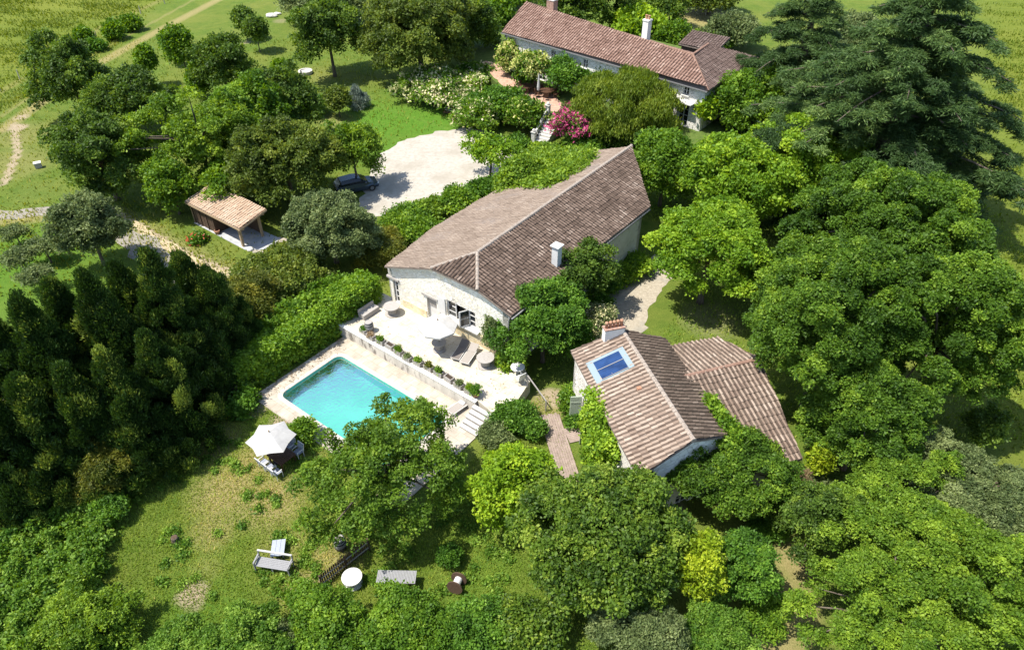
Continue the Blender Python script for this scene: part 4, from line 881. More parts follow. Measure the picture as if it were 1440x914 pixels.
st = thing('garden_steps', 'white stone steps from the upper terrace down to the pool deck', 'steps', W(12, -5.2))
for i in range(5):
    mb = MB(); z1 = .82 - i * .17; b0 = -4.56 - i * .31; mb.frame(W(12.0, b0 - .155, z1 / 2 + .03), BA * .68, BB * .153, ZV * (z1 / 2 - .03)); s_ = mb.build('step', m_trough, st, world=True)
    mb = MB(); mb.frame(W(12.0, b0 - .165, z1 + .022), BA * .7, BB * .155, ZV * .02); mb.build('tread', m_canvas, s_, world=True)
bs = thing('balustrade_steps', 'curving stone steps with pillars climbing to the brick terrace', 'steps', (3.7, 74, 0))
sb0, sb1 = Vector((3.15, 73.35, 0)), Vector((4.75, 75.9, 2)); sdv = Vector((sb1.x - sb0.x, sb1.y - sb0.y, 0)); sdn = sdv.normalized(); ssd = Vector((sdn.y, -sdn.x, 0)); sang = math.atan2(sdn.y, sdn.x)
for i in range(9):
    t = i / 9; c = sb0 + sdv * (t + .055); zz = 2 * (i + 1) / 9; mb = MB(); mb.box((c.x, c.y, zz / 2), (sdv.length / 9 + .05, 1.5, zz - .012 * (i % 2)), sang); mb.build('step', m_rock, bs, world=True)
for sgn in (-1,):
    mb = MB(); a_ = sb0 + ssd * sgn * .9; b_ = sb0 + sdv + ssd * sgn * .9; mb.bar(a_ + ZV * .75, b_ + ZV * 2.75, .22, .12)
    for i in range(9): c = a_.lerp(b_, (i + .5) / 9); mb.box((c.x, c.y, .35 + 2 * (i + .5) / 9), (.12, .12, .7), sang)
    mb.build('balustrade', m_rock, bs, world=True)
    for c, zz in ((a_, 0), (b_, 2)):
        mb = MB(); mb.box((c.x, c.y, zz + .5), (.42, .42, 1.1), sang); mb.box((c.x, c.y, zz + 1.09), (.54, .54, .1), sang); mb.lathe([(.1, 0), (.2, .15), (.1, .3)], (c.x, c.y, zz + 1.14), 10); mb.build('pillar', m_rock, bs, world=True)
# ------------------------------------------------------------------ furniture
def spool(p, r, h, mt, label, group='cable drum tables on the stone terrace', tip=None):
    t = thing('spool_table', label, 'table', p, random.random() * 3, group)
    mb = MB(); mb.lathe([(r, h - .07), (r, h), (r * .1, h + .003)], n=28)
    for i in range(3): mb.lathe([(.025, h + .002), (.02, h + .02)], (.2 * math.cos(i * 2.1), .2 * math.sin(i * 2.1), 0), 6)
    mb.build('table_top', mt, t); mb = MB()
    for i in range(16): g = 2 * math.pi * i / 16; mb.box((r * .47 * math.cos(g), r * .47 * math.sin(g), h / 2), (.05, r * .18, h - .15), g)
    mb.build('drum', mt, t); mb = MB(); mb.lathe([(r * .92, 0.005), (r * .92, .07)], n=28); mb.build('drum_base', mt, t)
    if tip: t.rotation_euler = tip
    return t
spool(W(.55, -1.2, .995), .6, .72, m_wood, 'round weathered cable drum table near the hedge end of the terrace')
spool(W(9.6, -1.4, .995), .6, .72, m_wood, 'round weathered cable drum table standing alone beyond the two loungers')
um = W(6.05, -2.1, .995)
spool(um, .5, .7, m_wood, 'cable drum table under the big white terrace parasol')
def parasol(name, p, R_, n, zr, zt, label, rot=0, sag=.0, vane=.0):
    t = thing(name, label, 'parasol', p, rot); mb = MB(); V = [Vector((0, 0, zt))]; F = []
    for ring_ in (1, 2, 3):
        for i in range(n * 2):
            g = math.pi * i / n; f = ring_ / 3; rr = R_ * f * (1 if i % 2 == 0 else math.cos(math.pi / n) * (1 - sag * f)); z = zt + (zr - zt) * f ** 1.15 - (.03 * f if i % 2 else 0)
            V.append(Vector((rr * math.cos(g), rr * math.sin(g), z)))
    m2 = n * 2
    for i in range(m2):
        j = (i + 1) % m2; F.append((0, 1 + i, 1 + j))
        for q in (0, 1): F.append((1 + q * m2 + i, 1 + (q + 1) * m2 + i, 1 + (q + 1) * m2 + j, 1 + q * m2 + j))
    if vane:
        b0 = len(V)
        for i in range(m2): V.append(V[1 + 2 * m2 + i] - ZV * vane)
        for i in range(m2): j = (i + 1) % m2; F.append((1 + 2 * m2 + i, b0 + i, b0 + j, 1 + 2 * m2 + j))
    mb.add(V, F); mb.build('canopy', m_canvas, t)
    mb = MB(); mb.tube([(0, 0, .02), (0, 0, zt + .1)], .028, 8); mb.lathe([(.05, zt), (.02, zt + .12)], n=8); mb.build('pole', m_woodT, t)
    mb = MB()
    for i in range(n): g = 2 * math.pi * i / n; mb.bar((0.03 * math.cos(g), .03 * math.sin(g), zt - .06), (R_ * .97 * math.cos(g), R_ * .97 * math.sin(g), zr - .03), .025, .03)
    mb.build('rib', m_woodT, t); mb = MB(); mb.lathe([(.28, 0), (.28, .06), (.06, .1), (.05, .3)], n=14); mb.build('base', m_iron, t)
    return t
parasol('parasol', um + Vector((.02, .02, 0)), 1.36, 8, 2.08, 2.6, 'big white octagonal parasol open over the terrace', .2, .02, .12)
def lounger(p, rz, m_, label, group=None, back=.55, towel=False):
    t = thing('sun_lounger', label, 'sun lounger', p, rz, group); mb = MB()
    mb.box((.62, 0, .3), (1.26, .6, .035)); mb.build('bed', m_, t)
    mb = MB(); a = R(32) * back / .55; mb.frame(Vector((1.27 + .33 * math.cos(a), 0, .3 + .33 * math.sin(a))), Vector((.33 * math.cos(a), 0, .33 * math.sin(a))), Vector((0, .3, 0)), Vector((-math.sin(a), 0, math.cos(a))) * .017); mb.build('backrest', m_, t)
    mb = MB()
    for y in (-.31, .31): mb.bar((0, y, .29), (1.9, y, .29), .04, .04)
    mb.bar((.0, -.33, .29), (.0, .33, .29), .04, .04); mb.bar((1.9, -.33, .29), (1.9, .33, .29), .04, .04); mb.build('frame', m_alu, t)
    for x in (.15, 1.65):
        for y in (-.31, .31): mb = MB(); mb.bar((x, y, 0), (x, y, .27), .04, .04, up=Vector((1, 0, 0))); mb.build('leg', m_alu, t)
    return t
def heading(p, q): d = q - p; return math.atan2(d.y, d.x)
a_, b_ = W(7.75, -2.4, .995), W(7.2, -.6, .995); lounger(a_, heading(a_, b_), m_meshD, 'shade-toned sun lounger lying in the shade of the terrace parasol', 'sun loungers side by side on the terrace', .3)
a_, b_ = W(8.5, -2.35, .995), W(8.0, -.55, .995); lounger(a_, heading(a_, b_), m_mesh, 'taupe sun lounger in full sun beside the shaded one on the terrace', 'sun loungers side by side on the terrace', .4)
a_, b_ = px(633, 584, .07), px(664, 563, .07); t = lounger(a_, heading(a_, b_), m_mesh, 'taupe sun lounger with raised back on the pool deck below the steps', None, .9)
tw = MB(); tw.frame(Vector((1.15, .05, .36)), Vector((.22, .05, .02)), Vector((-.04, .2, .0)), Vector((0, 0, .025))); o = tw.build('towel', m_canvas); o.location = t.location; o.rotation_euler = t.rotation_euler; tag(o, 'white towel folded on the pool deck lounger', 'towel')
def barrel(p, label, s=1.0, mw=m_wood):
    t = thing('barrel', label, 'barrel', p, .4); t.scale = (s, s, s); mb = MB(); mb.lathe([(.26, 0), (.31, .2), (.335, .42), (.31, .66), (.26, .86), (.24, .86), (.23, .83)], n=20); mb.build('staves', mw, t, smooth=False)
    for z, r_ in ((.1, .292), (.26, .328), (.6, .326), (.77, .288)):
        mb = MB(); mb.lathe([(r_ - .02, z - .03), (r_ + .006, z - .03), (r_ + .004, z + .03), (r_ - .02, z + .03)], n=20); mb.build('hoop', m_iron, t)
    mb = MB(); mb.lathe([(.235, .82), (.235, .84)], n=20); mb.build('lid', m_wood, t); return t
m_bar = pmat('grey_barrel_oak', [(.3, (.2, .19, .18)), (.7, (.34, .33, .32))], 6, .8, .3, stretch=(6, 6, 1))
barrel(W(.75, -3.65, .995), 'grey oak barrel at the planter end of the terrace by the hedge', 1.0, m_bar); barrel(px(480, 770), 'grey oak barrel standing on the lawn beside the picket fence', 1.0, m_bar)
# sofa boxes by the hedge
sf = thing('garden_sofa', 'long grey slatted box seat against the hedge on the terrace', 'seat', W(-.75, -2.3, .995), heading(W(0, -3), W(0, -1))); mb = MB(); mb.box((0, 0, .2), (1.5, .62, .4)); mb.build('seat', m_wood, sf); mb = MB(); mb.box((0, .28, .55), (1.5, .08, .3)); mb.build('backrest', m_wood, sf)
# planters along the wall, each with its own planting
rngP = np.random.default_rng(3)
PL = ['full of low dark trailing leaves', 'nearly bare with a little greenery', 'with a loose green tuft', 'bare of plants showing dry soil', 'with a tall upright green tuft', 'with low pale leaves', 'with broad flat green leaves', 'with reddish brown foliage', 'with bushy yellow green leaves', 'empty and showing dark soil', 'with grey green sprigs', 'with spiky yellow green leaves']
PH_ = [.12, .06, .2, .0, .3, .12, .2, .18, .25, 0, .2, .32]
for i in range(12):
    p = W(.55 + i * .905, -4.1 + .05 * rngP.normal(), .995); t = thing('stone_planter', 'stone trough planter on the terrace edge ' + PL[i], 'planter', p, ANG_A + rngP.normal() * .05, 'stone planters along the terrace edge')
    mb = MB(); L_, D_, h_ = .34, .21, .38
    for sx_ in (-1, 1): mb.box((sx_ * (L_ - .03), 0, h_ / 2), (.06, D_ * 2, h_)); mb.box((0, sx_ * (D_ - .03), h_ / 2), (L_ * 2 - .122, .06, h_ - .004))
    mb.box((0, 0, .03), (L_ * 2 - .124, D_ * 2 - .124, .058)); mb.build('trough', m_trough, t)
    mb = MB(); mb.box((0, 0, .3), (L_ * 2 - .124, D_ * 2 - .124, .05)); mb.build('soil', m_soil, t)
    if PH_[i]:
        kd_ = ['bush', 'dry', 'mid', 'bush', 'mid', 'grey', 'laurel', 'yew', 'mid', 'bush', 'grey', 'acid'][i]; lob = [(rngP.uniform(-.09, .09), rngP.uniform(-.05, .05), .34 + PH_[i] * .4, .14, .12, PH_[i] * .7, rngP.uniform(.2, .8)) for _ in range(4)]
        foliage('plant', lob, 40 + i, .1, KIND[kd_]['mat'], t, cover=1.6, off=Vector(), mode='up' if i in (4, 11) else 'round', aspect=.3 if i in (4, 11) else .6)
t = thing('flower_pot', 'round terracotta pot with a bushy plant at the top of the steps', 'pot', W(11.0, -4.05, .995)); mb = MB(); mb.lathe([(.17, 0), (.24, .32), (.27, .34), (.27, .4), (.22, .4), (.2, .3)], n=18); mb.build('pot', m_terra, t)
foliage('plant', [(rngP.normal() * .07, rngP.normal() * .07, .55 + rngP.normal() * .06, .2, .2, .17, rngP.uniform(.2, .7)) for _ in range(6)], 77, .12, KIND['bush']['mat'], t, off=Vector())
# white round table and wire chair
t = thing('bistro_table', 'small round white table at the right end of the terrace', 'table', W(11.9, -.85, .995)); mb = MB(); mb.lathe([(.46, .71), (.47, .74), (.02, .745)], n=24); mb.build('table_top', m_white, t)
for i in range(3): g = i * 2.094; mb = MB(); mb.tube([(.35 * math.cos(g), .35 * math.sin(g), 0), (.1 * math.cos(g), .1 * math.sin(g), .4), (.3 * math.cos(g), .3 * math.sin(g), .71)], .015, 5); mb.build('leg', m_white, t)
def frame_chair(p, rz, label, seatm, fm, group=None, name='garden_chair', w=.5):
    t = thing(name, label, 'chair', p, rz, group); mb = MB(); mb.box((0, 0, .44), (.46, w - .04, .05)); mb.build('seat', seatm, t); mb = MB(); mb.box((-.26, 0, .72), (.04, w - .06, .46), 0, ('Y', R(-10))); mb.build('backrest', seatm, t)
    mb = MB()
    for y in (-w / 2, w / 2): mb.bar((-.22, y, .42), (-.34, y, .98), .035, .035); mb.bar((-.26, y, .64), (.22, y, .64), .045, .025)
    mb.bar((-.335, -w / 2, .97), (-.335, w / 2, .97), .04, .03); mb.build('frame', fm, t)
    for x in (-.2, .2):
        for y in (-w / 2, w / 2): mb = MB(); mb.bar((x, y, 0), (x, y, .63 if x > 0 else .43), .035, .035, up=Vector((1, 0, 0))); mb.build('leg', fm, t)
    return t
frame_chair(W(12.45, -1.35, .995), 2.2, 'pale metal chair beside the small white round table', m_alu, m_alu)
# handrail at the terrace end
hr = thing('handrail', 'leaning pale wooden handrail at the end of the terrace', 'handrail', W(13.2, -1.2)); a_, b_ = px(742, 528, 1.9), px(768, 564, .9); mb = MB(); mb.bar(a_, b_, .06, .07); mb.build('rail', m_wood, hr, world=True)
for q, zb in ((a_, .9), (b_, 0)): mb = MB(); mb.box((q.x, q.y, (q.z + zb) / 2 - .03), (.08, .08, q.z - zb)); mb.build('post', m_wood, hr, world=True)
# wooden boardwalk
bw_ = thing('wooden_boardwalk', 'weathered brown plank boardwalk leading to the shuttered door', 'boardwalk', px(795, 610)); m_board = pmat('brown_decking', [(.3, (.2, .15, .125)), (.7, (.32, .25, .21))], 3, .8, .2)
q0, q1, wd_ = px(772, 582, .12), px(806, 690, .12), 1.25; dd = (q1 - q0).normalized(); ss = Vector((dd.y, -dd.x, 0)); mb = MB()
for i in range(9): o_ = ss * ((i - 4) * wd_ / 8.6); e0 = rngP.uniform(-.12, .12); mb.frame((q0 + q1) / 2 + o_ - ZV * .06 + dd * e0, dd * ((q1 - q0).length / 2), ss * (wd_ / 8.6 / 2 - .006), ZV * .03)
mb.build('deck_boards', m_board, bw_, world=True)
q2, q3 = px(797, 612, .12), px(829, 605, .12); d2 = (q3 - q2).normalized(); s2 = Vector((d2.y, -d2.x, 0)); mb = MB()
for i in range(9): mb.frame((q2 + q3) / 2 + s2 * ((i - 4) * .135) - ZV * .065, d2 * ((q3 - q2).length / 2), s2 * .062, ZV * .028)
mb.build('side_boards', m_board, bw_, world=True)
mb = MB(); mb.bar(q0 - ZV * .12 + dd * .3 - ss * .5, q0 - ZV * .12 + dd * .3 + ss * .5, .1, .1); mb.bar(q1 - ZV * .12 - dd * .5 - ss * .5, q1 - ZV * .12 - dd * .5 + ss * .5, .1, .1); mb.build('joist', m_woodD, bw_, world=True)
# ------------------------------------------------------------------ lawn furniture
gp = px(380, 613, 2.25); gp.z = 0
tb = [px(374, 636, .74), px(401, 627, .74), px(412, 642, .74), px(394.7, 651, .74)]; tc_ = sum(tb, Vector()) / 4; tc_.z = 0; tr_ = heading(tb[0], tb[3])
t = thing('garden_table', 'dark wooden dining table under the white lawn parasol', 'table', tc_, tr_); L_ = (tb[3] - tb[0]).length; D_ = (tb[1] - tb[0]).length; L_, D_ = max(1.1, min(L_, 1.9)), max(.9, min(D_, 1.6)); mb = MB()
for i in range(9): mb.box((0, (i - 4) * D_ / 9, .72), (L_, D_ / 9 - .012, .035))
mb.build('table_top', m_teak, t)
for x in (-1, 1):
    for y in (-1, 1): mb = MB(); mb.box((x * (L_ / 2 - .1), y * (D_ / 2 - .1), .35), (.08, .08, .69)); mb.build('leg', m_teak, t)
parasol('parasol', gp, 1.45, 6, 2.05, 2.62, 'white six-sided parasol open over the lawn dining table', R(13), .09, 0)
dl = Vector((math.cos(tr_), math.sin(tr_), 0)); dn = Vector((-dl.y, dl.x, 0)); sgn = 1 if (tb[0] - tb[1]).dot(dn) > 0 else -1
for i, lb in enumerate(('white framed garden chair mostly under the lawn parasol edge', 'white framed chair with grey cushion, middle of the three along the lawn table', 'white framed chair with grey cushion at the open corner of the lawn table')):
    p = tc_ + dn * sgn * (D_ / 2 + .32) + dl * ((i - 1) * .6); frame_chair(p, math.atan2(-dn.y * sgn, -dn.x * sgn), lb, m_cush, m_white, 'chairs round the lawn table')
for i, lb in enumerate(('garden chair in deep shade on the far side of the lawn table', 'shaded garden chair with pale cushion at the far side of the lawn table')):
    p = tc_ - dn * sgn * (D_ / 2 + .3) + dl * ((i - .5) * .75); frame_chair(p, math.atan2(dn.y * sgn, dn.x * sgn), lb, m_cush, m_white, 'chairs round the lawn table')
# bench
s0_, s1_ = px(361, 788.5, .45), px(408, 796, .45); c = (s0_ + s1_) / 2; c.z = 0; t = thing('garden_bench', 'weathered grey wooden bench on the lawn facing the camera', 'bench', c, heading(s0_, s1_)); BL = 1.85
mb = MB()
for i in range(6): mb.box((0, -.24 + i * .095, .44), (BL, .085, .03))
mb.build('seat', m_woodW, t); mb = MB(); mb.bar((-BL / 2 - .02, .34, .92), (BL / 2 + .02, .34, .92), .1, .05); mb.build('backrest', m_canvas, t)
for x in (-BL / 2, BL / 2):
    mb = MB(); mb.bar((x, .27, 0), (x, .35, .9), .07, .05, up=Vector((1, 0, 0))); mb.bar((x, .33, .66), (x, -.28, .66), .07, .04); mb.bar((x, .3, .45), (x, -.28, .62), .04, .04); mb.build('arm_frame', m_woodW, t)
    mb = MB(); mb.bar((x, -.27, 0), (x, -.27, .65), .07, .06, up=Vector((1, 0, 0))); mb.build('leg', m_woodW, t)
mb = MB(); mb.bar((0, -.22, 0), (0, -.22, .42), .07, .06, up=Vector((1, 0, 0))); mb.build('leg', m_woodW, t)
c = px(391, 770, .42); c.z = 0; t = thing('plank_table', 'low pale blue grey plank table behind the lawn bench', 'table', c, R(8)); mb = MB()
for i in range(3): mb.box(((i - 1) * .235, 0, .42), (.222, 1.0, .04))
mb.build('table_top', pmat('pale_blue_plank', [(.3, (.24, .265, .31)), (.7, (.34, .365, .41))], 5, .7, .1, stretch=(10, 1, 1)), t)
for x in (-.27, .27):
    for y in (-.4, .4): mb = MB(); mb.box((x, y, .2), (.06, .06, .39)); mb.build('leg', m_woodW, t)
# picket fence on the lawn
f0_, f1_ = px(452, 826), px(521, 772); t = thing('picket_fence', 'short dark brown picket fence running across the lawn', 'fence', (f0_ + f1_) / 2); d = (f1_ - f0_); nP = 25; dn_ = d.normalized(); ns_ = Vector((-dn_.y, dn_.x, 0))
for z in (.25, .68): mb = MB(); mb.bar(f0_ + ZV * z, f1_ + ZV * z, .04, .06); mb.build('rail', m_wood, t, world=True)
for i in range(nP):
    c = f0_ + d * ((i + .5) / nP); mb = MB(); h_ = .92 + rngP.normal() * .02; pl = [c - dn_ * .045 + ns_ * .025, c + dn_ * .045 + ns_ * .025, c + dn_ * .045 + ns_ * .025 + ZV * h_, c + ns_ * .025 + ZV * (h_ + .07), c - dn_ * .045 + ns_ * .025 + ZV * h_]; mb.prism(pl, ns_ * .02); mb.build('picket', m_woodD, t, world=True)
for k_ in (.02, .5, .98): c = f0_ + d * k_; mb = MB(); mb.box((c.x, c.y, .5), (.08, .08, 1.0), heading(f0_, f1_)); mb.build('post', m_woodD, t, world=True)
f0_, f1_ = px(318, 556), px(338, 562); t = thing('picket_gate', 'small dark picket gate between the cypresses and the pool deck', 'gate', (f0_ + f1_) / 2); d = f1_ - f0_
for z in (.2, .7): mb = MB(); mb.bar(f0_ + ZV * z, f1_ + ZV * z, .04, .06); mb.build('rail', m_woodD, t, world=True)
for i in range(8): c = f0_ + d * ((i + .5) / 8); mb = MB(); mb.box((c.x, c.y - .03, .5), (.07, .02, 1.0), heading(f0_, f1_)); mb.build('picket', m_woodD, t, world=True)
for c in (f0_, f1_): mb = MB(); mb.box((c.x, c.y, .6), (.1, .1, 1.25)); mb.build('post', m_woodD, t, world=True)
spool(px(497, 820), .52, .62, m_white, 'white painted cable drum table on the lawn by the picket fence', None)
a_, b_ = px(530, 810, .74), px(585, 811, .74); c = (a_ + b_) / 2; c.z = 0; t = thing('picnic_table', 'long weathered grey slatted table on the lawn by the bottom hedge', 'table', c, heading(a_, b_)); mb = MB(); LL = (b_ - a_).length
for i in range(26): mb.box((-LL / 2 + (i + .5) * LL / 26, 0, .72), (LL / 26 - .012, .72, .035))
mb.build('table_top', m_woodW, t); mb = MB(); mb.box((0, .31, .67), (LL - .1, .04, .08)); mb.box((0, -.31, .67), (LL - .1, .04, .08)); mb.build('apron', m_wood, t)
for x in (-LL / 2 + .12, LL / 2 - .12):
    for y in (-.28, .28): mb = MB(); mb.box((x, y, .35), (.08, .08, .69)); mb.build('leg', m_wood, t)
c = px(643, 826); t = thing('cable_drum', 'cable drum lying on its side, dark flanges and white core', 'cable drum', c + ZV * .42, 0)
mb = MB(); mb.lathe([(.2, -.26), (.2, .26)], n=16); mb.build('drum', m_white, t)
for z in (-.3, .3): mb = MB(); mb.lathe([(.42, z - .03), (.42, z + .03)], n=24); mb.build('flange', m_woodD, t)
t.rotation_euler = (R(82), R(0), R(-18))
t = thing('tree_stump', 'small dark tree stump on the open lawn', 'stump', px(247, 760)); mb = MB(); mb.lathe([(.26, -.02), (.2, .1), (.18, .3), (.15, .32)], n=11); mb.build('bark', m_bark, t); mb = MB(); mb.lathe([(.15, .31), (.14, .33)], n=11); mb.build('cut_face', m_woodD, t)
# ------------------------------------------------------------------ far objects
c = px(430, 104); t = thing('stone_trough', 'round pale stone trough on the far grass', 'trough', c); mb = MB(); mb.lathe([(.85, 0), (.95, .35), (.92, .45), (.72, .45), (.66, .3), (.1, .28)], n=22); mb.build('basin', m_rock, t)
for i, (u, v, s) in enumerate([(382, 24, .8), (390, 21, .5)]):
    c = px(u, v); mb = MB(); bmq = bmesh.new(); bmesh.ops.create_icosphere(bmq, subdivisions=2, radius=1)
    for vv in bmq.verts: vv.co = Vector((vv.co.x * s * 1.3, vv.co.y * s * .8, vv.co.z * s * .5)) * (1 + rngP.normal() * .08)
    me = bpy.data.meshes.new('boulder'); bmq.to_mesh(me); bmq.free(); me.materials.append(m_rock); o = link('boulder', me); o.location = (c.x, c.y, s * .25)
    tag(o, ['large pale flat boulder on the far lawn near the track', 'small pale boulder touching the larger far lawn boulder'][i], 'rock', 'boulders on the far lawn')
t = thing('beehive_box', 'small pale box standing in the mown left field', 'box', px(55, 236), .5); mb = MB(); mb.box((0, 0, .28), (.6, .5, .5)); mb.build('box_body', m_wood, t); mb = MB(); mb.box((0, 0, .56), (.7, .6, .06)); mb.build('lid', m_white, t)
# car
a_, b_ = px(478, 272), px(526, 262); c = (a_ + b_) / 2; t = thing('parked_car', 'dark grey hatchback car parked in tree shade at the gravel edge', 'car', (c.x, c.y, .013), heading(a_, b_))
m_car = plain('car_paint', (.05, .07, .09), .25, .5, .6); m_tyre = plain('tyre', (.015, .015, .015), .9); m_lamp = plain('lamp_lens', (.7, .7, .68), .1)
def loft(secs, name, mt, par, hw=.86):
    """secs: (x, z_low, z_high, half_width_low, half_width_high)"""
    mb = MB(); V = []; F = []
    for x, zl, zh, wl, wh in secs: V += [(x, -wl, zl), (x, -wl * 1.02, (zl + zh) / 2), (x, -wh, zh), (x, wh, zh), (x, wl * 1.02, (zl + zh) / 2), (x, wl, zl)]
    for i in range(len(secs) - 1):
        for j in range(6): F.append((i * 6 + j, i * 6 + (j + 1) % 6, (i + 1) * 6 + (j + 1) % 6, (i + 1) * 6 + j))
    F += [tuple(range(6)), tuple((len(secs) - 1) * 6 + j for j in range(6))]; mb.add(V, F); return mb.build(name, mt, par)
loft([(-2.1, .4, .75, .7, .66), (-2.0, .28, .92, .82, .74), (-1.2, .25, .98, .86, .78), (.6, .25, .96, .86, .78), (1.5, .26, .84, .84, .72), (2.0, .3, .68, .76, .62), (2.1, .42, .6, .62, .5)], 'body', m_car, t)
loft([(-1.95, .9, .96, .72, .7), (-1.55, .92, 1.4, .74, .6), (-.3, .95, 1.47, .75, .6), (.35, .95, 1.38, .75, .6), (1.05, .9, .95, .72, .7)], 'cabin_glass', m_glass, t)
loft([(-1.5, 1.385, 1.42, .6, .56), (-.3, 1.455, 1.5, .61, .56), (.32, 1.37, 1.41, .6, .56)], 'roof', m_car, t)
for x in (-1.3, 1.3):
    for y in (-.82, .82): mb = MB(); mb.tube([(x, y - .1, .31), (x, y + .1, .31)], .31, 16); wv_ = mb.build('wheel', m_tyre, t); mb = MB(); mb.tube([(x, y - .108, .31), (x, y + .108, .31)], .19, 12); mb.build('rim', m_zinc, wv_)
for y in (-.58, .58): mb = MB(); mb.box((2.0, y, .62), (.14, .26, .1)); mb.build('headlight', m_lamp, t)
for y in (-.6, .6): mb = MB(); mb.box((-2.03, y, .74), (.1, .22, .14)); mb.build('tail_light', plain('tail_lens', (.4, .02, .02), .2), t)
for y in (-.92, .92): mb = MB(); mb.box((.75, y, .98), (.12, .16, .1)); mb.build('mirror', m_car, t)
# dark bench by the rose bank
t = thing('dark_bench', 'dark wooden bench at the foot of the white rose bank', 'bench', px(632, 164), R(-28)); mb = MB()
for i in range(4): mb.box((0, -.18 + i * .12, .44), (1.5, .1, .03))
mb.build('seat', m_woodD, t); mb = MB(); mb.bar((-.75, .28, .85), (.75, .28, .85), .04, .12); mb.bar((-.75, .26, .62), (.75, .26, .62), .04, .12); mb.build('backrest', m_wood, t)
for x in (-.68, .68):
    for y in (-.2, .24): mb = MB(); mb.bar((x, y, 0), (x, y + (.05 if y > 0 else 0), .9 if y > 0 else .43), .06, .06, up=Vector((1, 0, 0))); mb.build('leg', m_woodD, t)
# brick terrace furniture
for (u, v, lb) in ((741, 130, 'dark round wooden table left of the folded parasol on the brick terrace'), (769, 136, 'dark round wooden table right of the folded parasol on the brick terrace')):
    p = px(u, v, 2.012); t = thing('terrace_table', lb, 'table', p, .3, 'tables on the brick terrace'); mb = MB(); mb.lathe([(.85, .72), (.86, .76), (.02, .765)], n=24); mb.build('table_top', m_teak, t)
    for i in range(4): g = i * 1.571 + .4; mb = MB(); mb.bar((.5 * math.cos(g), .5 * math.sin(g), 0), (.45 * math.cos(g), .45 * math.sin(g), .72), .07, .07, up=Vector((1, 0, 0))); mb.build('leg', m_teak, t)
    for i in range(5):
        g = i * 1.2566 + .8; q = p + Vector((1.15 * math.cos(g), 1.15 * math.sin(g), 0)); frame_chair(q, g + math.pi, 'dark wooden chair drawn up to the ' + ('left' if u < 750 else 'right') + ' table on the brick terrace', m_teak, m_teak, 'chairs on the brick terrace', 'terrace_chair')
p = px(757, 137, 2.012); t = thing('folded_parasol', 'tall white parasol folded shut between the two brick terrace tables', 'parasol', p); mb = MB(); mb.lathe([(.03, .8), (.17, .85), (.2, 1.2), (.14, 1.8), (.08, 2.5), (.03, 2.75)], n=9); mb.build('canopy', m_canvas, t); mb = MB(); mb.tube([(0, 0, 0), (0, 0, 2.9)], .035, 8); mb.build('pole', m_woodT, t); mb = MB(); mb.lathe([(.3, 0), (.3, .08), (.06, .12)], n=12); mb.build('base', m_iron, t)
# field fence posts and rail
for i in range(9):
    c = px(*[(28, 112), (58, 92), (88, 78), (103, 70), (137, 56), (165, 40), (198, 20), (232, 6), (1, 128)][i]); mb = MB(); mb.tube([(0, 0, -.1), (rngP.normal() * .06, rngP.normal() * .06, 1.25)], [.07, .05], 6); o = mb.build('fence_post', m_wood); o.location = c
    tag(o, 'weathered wooden post in the wire fence line beside the farm track', 'post', 'posts along the field fence')
a_, b_ = px(958, 12), px(1028, 33); t = thing('rail_fence', 'pale single rail fence in front of the sandy clearing', 'fence', (a_ + b_) / 2); mb = MB(); mb.bar(a_ + ZV * .9, b_ + ZV * .9, .08, .1); mb.build('rail', m_wood, t, world=True)
for i in range(5): c = a_.lerp(b_, i / 4); mb = MB(); mb.box((c.x, c.y, .45), (.1, .1, .95)); mb.build('post', m_wood, t, world=True)
# pots by the carport
for (u, v, lb) in ((306, 329, 'clay pot at the open front of the carport'), (352, 351, 'low stone at the corner of the carport floor')):
    mb = MB(); mb.lathe([(.16, 0), (.24, .3), (.25, .34), (.2, .34), (.17, .25)] if u < 320 else [(.3, 0), (.26, .12), (.1, .18)], n=12); o = mb.build('clay_pot' if u < 320 else 'corner_stone', m_terra if u < 320 else m_rock); o.location = px(u, v, .05); tag(o, lb, 'pot' if u < 320 else 'stone')
# ------------------------------------------------------------------ conifers
def cypress(x, y, h, r, label, seed, group='cypresses in the dark row', kd='cypress', name='cypress_tree', lf=.175):
    rng = np.random.default_rng(seed); lob = []
    n = int((17 if h > 5 else 40) * h * r / 2)
    for i in range(n):
        t = rng.random() ** 1.15; z = .6 + t * (h - 1.0); rr = (r + .25) * (1 - t) ** .95 * rng.uniform(.6, 1.15) * (1 + .12 * math.sin(3 * t + seed) ); g = rng.uniform(0, 6.2832)
        s = rng.uniform(.16, .5) * (1.15 - .3 * t) * (.6 if h < 5 else 1); sx_ = rng.uniform(.7, 1.7); lob.append((x + rr * math.cos(g), y + rr * math.sin(g), z, s * sx_, s / sx_ * 1.2, s * rng.uniform(.9, 2.3), rng.uniform(.1, .55) if rng.random() < .8 else rng.uniform(.6, 1)))
    for i in range(int(h * 1.6)): t = i / (h * 1.6); s = r * .5 * (1 - t) + .2; lob.append((x, y, .5 + t * (h - .8), s, s, s * 1.3, .05))
    root = thing(name, label, 'tree', (x, y, 0), 0, group); D = math.hypot(y * cP + CAMH * sP, 0)
    foliage('crown', lob, seed, lf, KIND[kd]['mat'], root, cover=1.25, sub=0, aspect=.3, mode='up', up=.4, jit=.75, per=6, rt=1.6, cull=0, droop=.8, bottom=-.8)
    mb = MB(); mb.tube([(x, y, -.1), (x, y, h * .9)], [r * .11, .03], 7); mb.build('trunk', m_bark, root, world=True)
